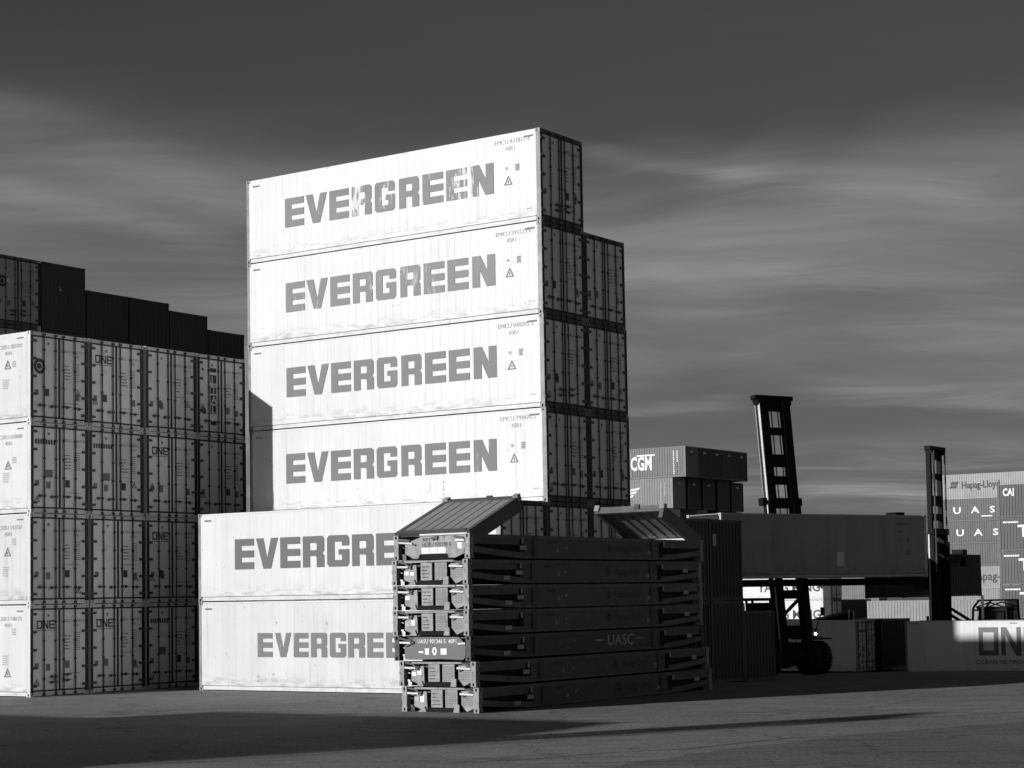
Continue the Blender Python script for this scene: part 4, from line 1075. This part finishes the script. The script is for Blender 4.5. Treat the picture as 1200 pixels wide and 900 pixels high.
def handler_specs(mast_tilt=0.0, lift=3.0, spread=12.0, tilt_x=0.0, front=True, ladder=True, MH=13.4, inner=0.44):
    """faces -y; mast foot at y=0; local origin on ground under the mast"""
    o = []
    M = Matrix.Translation((0, 0, 0.7)) @ Matrix.Rotation(mast_tilt, 4, 'X')
    def B(*r): return MB().box(*r, M)
    for s_ in (-1, 1):
        rail = B(min(s_*0.56, s_*0.98), max(s_*0.56, s_*0.98), -0.18, 0.22, -0.3, MH*0.56)
        edge_ = B(min(s_*0.981, s_*1.0), max(s_*0.981, s_*1.0), -0.12, -0.04, -0.2, MH*0.56-0.1)
        o.append(spec('outer_mast_rail', rail, 'body', [spec('rail_edge', edge_, 'bright')]))
        if s_ < 0: o.append(spec('sunlit_rail_strip', B(-0.94, -0.921, -0.12, 0.02, MH*0.57, MH-0.9), 'bright'))  # bright strip paints the sunlit line down the left rail
        o.append(spec('inner_mast_rail', B(min(s_*inner, s_*0.92), max(s_*inner, s_*0.92), -0.16, 0.10, MH*0.562, MH-0.9), 'body'))
        o.append(spec('lift_cylinder', MB().tube([M @ Vector((s_*0.84, 0.34, 0.2)), M @ Vector((s_*0.84, 0.34, MH*0.52))], 0.11, 10), 'body', [spec('piston_rod', MB().tube([M @ Vector((s_*0.84, 0.30, MH*0.52)), M @ Vector((s_*0.84, 0.30, MH-0.9))], 0.055, 8), 'chrome')]))
        o.append(spec('chain', MB().tube([M @ Vector((s_*0.22, -0.05, lift)), M @ Vector((s_*0.20, -0.05, MH-1.0))], 0.03, 5), 'body'))
    for zz, h_ in ((MH-1.45, 0.54), (MH-2.6, 0.35), (MH-4.15, 0.60), (MH-5.0, 0.40), (MH*0.56-0.25, 0.24), (MH*0.47, 0.62), (MH*0.36, 0.5), (MH*0.22, 0.4), (MH*0.08, 0.6), (0.0, 0.5)):
        wd = 0.70 if zz > MH*0.562 else 0.72
        o.append(spec('cross_beam', B(-inner+0.001 if wd == 0.70 else -0.559, inner-0.001 if wd == 0.70 else 0.559, -0.1, 0.06, zz, zz+h_), 'body'))
    o.append(spec('mast_head', B(-1.16, 1.16, -0.14, 0.24, MH-0.9, MH-0.7), 'body', [spec('sheave', MB().lathe([(-0.06, 0.02), (-0.06, 0.2), (0.06, 0.2), (0.06, 0.02)], M @ Vector((s_*0.98, 0.05, MH-0.98)), 'x', 12), 'body') for s_ in (-1, 1)]))
    o.append(spec('mast_bracket', B(-1.20, 1.20, -0.05, 0.30, MH*0.56-0.1, MH*0.56+0.25), 'body'))
    o.append(spec('hydraulic_hose', MB().tube([M @ Vector((1.02, 0.3, MH-1.1)), M @ Vector((1.25, 0.45, MH-3)), M @ Vector((1.30, 0.5, MH-6)), M @ Vector((1.22, 0.4, MH-8.0))], 0.035, 5).tube([M @ Vector((1.1, 0.3, MH-1.1)), M @ Vector((1.40, 0.5, MH-4)), M @ Vector((1.36, 0.5, MH-8.0))], 0.025, 5), 'hose'))
    # chassis, counterweight, cab
    o.append(spec('chassis', MB().prism([(0.2, 0.55), (5.6, 0.55), (6.1, 1.0), (6.1, 1.9), (3.9, 2.0), (3.6, 1.55), (0.9, 1.55), (0.2, 1.2)], 'x', -1.0, 1.0), 'body'))
    o.append(spec('counterweight', MB().prism([(4.4, 1.2), (6.5, 1.0), (6.7, 1.4), (6.5, 2.35), (4.6, 2.45)], 'x', -1.25, 1.25), 'body'))
    o.append(spec('front_axle', MB().box(-1.95, 1.95, 0.35, 0.85, 0.45, 0.98), 'body'))
    for s_ in (-1, 1):
        for q in (1.25, 1.80): o.append(wheel_spec(s_*q, 0.6, 0.80, 0.50))
        o.append(wheel_spec(s_*0.95, 5.1, 0.68, 0.45))
        o.append(spec('fender', MB().box(min(s_*1.0, s_*2.1), max(s_*1.0, s_*2.1), -0.10, 1.6, 1.68, 1.74), 'body'))
        o.append(spec('tilt_cylinder', MB().tube([(s_*0.75, 3.2, 1.9), M @ Vector((s_*0.75, 0.25, 3.0))], 0.09, 8), 'body'))
        o.append(spec('mirror', MB().tube([(s_*1.30, 0.3, 1.74), (s_*1.42, 0.1, 2.5), (s_*1.60, 0.0, 2.9)], 0.025, 5).box(s_*1.62-0.11, s_*1.62+0.11, -0.06, 0.0, 2.8, 3.2), 'body'))
    o.append(spec('headlight', MB().lathe([(0.0, 0.06), (-0.06, 0.07), (-0.061, 0.02)], (1.10, -0.05, 1.95), 'y', 12), 'lamp'))
    o.append(spec('headlight_bracket', MB().box(0.95, 1.25, -0.05, 0.1, 1.75, 1.83).tube([(1.05, 0.1, 1.9), (0.8, 0.3, 2.5)], 0.03, 5), 'body'))
    cab_k = []
    for (x0, y0) in ((-0.8, 2.4), (0.8, 2.4), (-0.8, 4.1), (0.8, 4.1)): cab_k.append(spec('cab_pillar', MB().bar((x0, y0 + (0.15 if y0 < 3 else 0), 2.0), (x0*0.92, y0 + (0.35 if y0 < 3 else 0), 3.55), 0.09), 'body'))
    cab_k.append(spec('windscreen', MB().quad((-0.74, 2.56, 2.15), (0.74, 2.56, 2.15), (0.7, 2.74, 3.45), (-0.7, 2.74, 3.45)), 'glass'))
    cab_k.append(spec('side_window', MB().quad((0.81, 2.7, 2.2), (0.81, 4.0, 2.2), (0.76, 4.0, 3.45), (0.76, 2.85, 3.45)), 'glass'))
    cab_k.append(spec('side_window', MB().quad((-0.81, 2.7, 2.2), (-0.81, 4.0, 2.2), (-0.76, 4.0, 3.45), (-0.76, 2.85, 3.45)), 'glass'))
    o.append(spec('cab', MB().box(-0.85, 0.85, 2.4, 4.2, 1.6, 2.1).box(-0.82, 0.82, 2.6, 4.2, 3.55, 3.68), 'body', cab_k))
    if ladder:
        ld = MB().bar((1.15, 0.7, 0.4), (1.05, 1.7, 2.3), 0.05).bar((1.75, 0.7, 0.4), (1.65, 1.7, 2.3), 0.05)
        for q in range(6):
            t = (q+0.5)/6; ld.bar((1.15-0.1*t, 0.7+t, 0.4+1.9*t), (1.75-0.1*t, 0.7+t, 0.4+1.9*t), 0.04)
        o.append(spec('ladder', ld, 'bright'))
    # carriage and side lift spreader
    C = M @ Vector((0, -0.2, 0))
    o.append(spec('carriage', B(-1.0, 1.0, -0.50, -0.20, lift-0.7+0.3, lift-0.7+2.3), 'body'))
    o.append(spec('spreader_beam', MB().box(-spread/2+0.5, spread/2-0.5, -0.85, -0.52, lift+1.9, lift+2.3), 'body'))
    for s_ in (-1, 1):
        arm = MB().box(min(s_*(spread/2-0.55), s_*(spread/2)), max(s_*(spread/2-0.55), s_*(spread/2)), -1.15, -0.45, lift+2.35, lift+2.62)
        arm.box(min(s_*(spread/2-0.3), s_*(spread/2+0.02)), max(s_*(spread/2-0.3), s_*(spread/2+0.02)), -0.75, -0.40, lift+1.6, lift+2.60)
        o.append(spec('spreader_arm', arm, 'body', [spec('twistlock', MB().box(s_*(spread/2-0.15)-0.06, s_*(spread/2-0.15)+0.06, -1.05, -0.93, lift+2.18, lift+2.36), 'bright')]))
    return o
mach_pal = dict(body=BLACK, bright=BRIGHT, chrome=mat('greased_rod', 0.08, 0.4), tyre=TYRE, glass=GLASS, lamp=LAMP, hose=mat('hose', 0.12, 0.5))
# machine one: faces the camera side with a container lifted in front of it
C1yaw = R(32.0)
c1d = Vector((math.cos(C1yaw), math.sin(C1yaw), 0)); c1n = Vector((-math.sin(C1yaw), math.cos(C1yaw), 0))
C1z = 3.50
pr = Vector((9.05, 82.0, 0)) + c1d*L
sp = list(REEF[0])
m = MB(); d = MB()
rg = random.Random(5)
add_side(m, block(0.9, 0.12, 1, 1, 0.9, rg, 0), -1.9, 2.42); add_side(m, block(0.2, 0.14, 1, 1, 0.9, rg, 0), -1.8, 2.05); add_side(m, block(0.14, 0.2, 2, 1, 0.9, rg, 0), -1.75, 1.62); add_side(m, block(0.14, 0.2, 2, 1, 0.9, rg, 0), -1.3, 1.62); add_side(d, triangle(0.32), -1.35, 1.05)
add_side(m, rect(0.55, 0.6), -5.9, 0.35) if False else None
ap = MB(); add_side(ap, rect(0.42, 0.62), -5.6, 0.55)
sp += [spec('marking', m, INKM), spec('marking', d, INKM), spec('repair_patch', ap, mat('repair_patch', 0.75, 0.6, 0.1))]
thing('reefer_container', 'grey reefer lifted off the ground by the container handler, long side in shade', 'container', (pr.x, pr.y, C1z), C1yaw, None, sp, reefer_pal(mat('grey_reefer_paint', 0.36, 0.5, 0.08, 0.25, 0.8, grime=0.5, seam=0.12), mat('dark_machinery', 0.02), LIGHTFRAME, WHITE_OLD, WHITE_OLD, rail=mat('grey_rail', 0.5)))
mp = Vector((9.05, 82.0, 0)) + c1d*7.25 + c1n*(W+1.25)
gz1 = gz(mp.x, mp.y)
sl = (C1z + HC - 2.36) - gz1
shift = 2.0
def hand(name_lab, mp_, yaw, sp_, z0): 
    return thing('container_handler', name_lab, 'container handler', (mp_.x, mp_.y, z0), yaw, 'masted container handlers', sp_, mach_pal)
base1 = C1z - gz1
h1 = hand('tall black masted container handler tilted back, holding the grey reefer over the yard', mp, C1yaw, handler_specs(-R(6.0), sl, 12.0) + [spec('lifting_beam', MB().box(-5.9, 5.3, -3.3, -1.3, base1-0.34, base1-0.03), 'body')], gz1)
# machine two, farther off, with a dark short container
B2 = Vector((29.2, 118.0, 0))
B2z = 2.45
thing('dry_container', 'black container held up behind the right end of the lifted grey reefer', 'container', (B2.x, B2.y, B2z), YAW + math.pi/2, None, list(DRY_S), dry_pal(0.012, 'c'))
mp2 = B2 - E2*9.5 + E1*0.95
sp2 = [q for q in handler_specs(0.0, (B2z + SD - 2.36) + 1.8, 11.5, MH=13.0, inner=0.66) if q[0] not in ('chain',)]
gf = MB()
for x in (-1.0, 1.0):
    gf.bar((x, 2.35, 1.9), (x, 2.45, 3.62), 0.10).bar((x, 2.45, 3.62), (x, 2.80, 4.05), 0.10).bar((x, 2.80, 4.05), (x, 4.35, 4.05), 0.10).bar((x, 4.35, 4.05), (x, 4.45, 2.0), 0.10)
    gf.bar((x, 2.62, 3.66), (x, 3.4, 3.93), 0.07).bar((x, 3.4, 3.93), (x, 4.3, 3.66), 0.07).bar((x, 2.5, 3.50), (x, 4.38, 3.50), 0.10)
for y in (2.8, 3.6, 4.35): gf.bar((-1.0, y, 4.05), (1.0, y, 4.05), 0.08)
sp2.append(spec('guard_frame', gf, 'body'))
sp2.append(spec('exhaust_pole', MB().tube([(1.25, 3.1, 1.9), (1.25, 3.1, 4.35)], 0.08, 8), 'bright'))
h2 = hand('black handler farther off with upright mast, holding the black container', mp2, YAW - math.pi/2, sp2, -1.8)
# machine three stands left of the camera, its mast throws the long thin shadow
mp3 = Vector(at(-7.9, -51.5))
h3 = hand('black masted container handler beside the container block left of the camera', mp3, YAW - math.pi/2, handler_specs(-R(11), 1.0, 6.5, MH=12.7), 0.0)

# block of containers left of the camera (casts the broad foreground shadow)
BG_ = 'containers of the block left of the camera'
for c in range(2):
    for t_ in range(3):
        thing('dry_container', '%s container, %s row, of the block left of the camera next to the handler' % (ordn[t_], 'front' if c == 0 else 'rear'), 'container', at(-4.6, -47.3 + c*2.52, t_*HC), YAW, BG_, list(DRY_H), dry_pal(0.2))
        thing('dry_container', '%s container, %s row, of the block left of the camera away from the handler' % (ordn[t_], 'front' if c == 0 else 'rear'), 'container', at(-16.9, -47.3 + c*2.52, t_*SD), YAW, BG_, list(DRY_S), dry_pal(0.25))

# ---- yard tractor and forklift behind the ground containers -----------------------
tp = dict(body=BLACK, glass=GLASS, tyre=TYRE, bright=BRIGHT, lamp=LAMP)
ts = [spec('cab', MB().prism([(-1.2, 1.0), (1.2, 1.0), (1.2, 3.35), (1.05, 3.45), (-1.2, 2.95)], 'y', -1.1, 1.1), 'body',
       [spec('side_window', MB().quad((-1.0, -1.103, 2.1), (0.75, -1.103, 2.2), (0.75, -1.103, 3.0), (-1.0, -1.103, 2.65)), mat('window_sky_reflection', 0.55, 0.2, 0.5, scale=3.0)), spec('handrail', MB().bar((0.95, -1.16, 1.2), (1.0, -1.16, 3.6), 0.06).bar((1.25, -1.16, 1.2), (1.28, -1.16, 3.55), 0.06), 'bright')]),  # pale mottled window colour paints a reflection of the sky
      spec('chassis', MB().box(-1.6, 4.2, -0.5, 0.5, 0.55, 0.95), 'body')]
for x in (-0.6, 3.2):
    for y in (-0.95, 0.95):
        t = MB().lathe([(-0.15, 0.25), (-0.15, 0.45), (-0.1, 0.52), (0.1, 0.52), (0.15, 0.45), (0.15, 0.25)], (x, y, 0.52), 'y', 20)
        ts.append(spec('wheel', MB().lathe([(-0.1, 0.02), (-0.1, 0.26), (0.1, 0.26), (0.1, 0.02)], (x, y, 0.52), 'y', 14), 'body', [spec('tyre', t, 'tyre')]))
thing('yard_tractor', 'small yard tractor cab with slanted roof and bright window behind the shaded reefer', 'yard tractor', (18.6, 112.3, gz(18.6, 112.3)), R(4), None, ts, tp)
bpy.context.view_layer.update()
print('objects', len(bpy.data.objects))
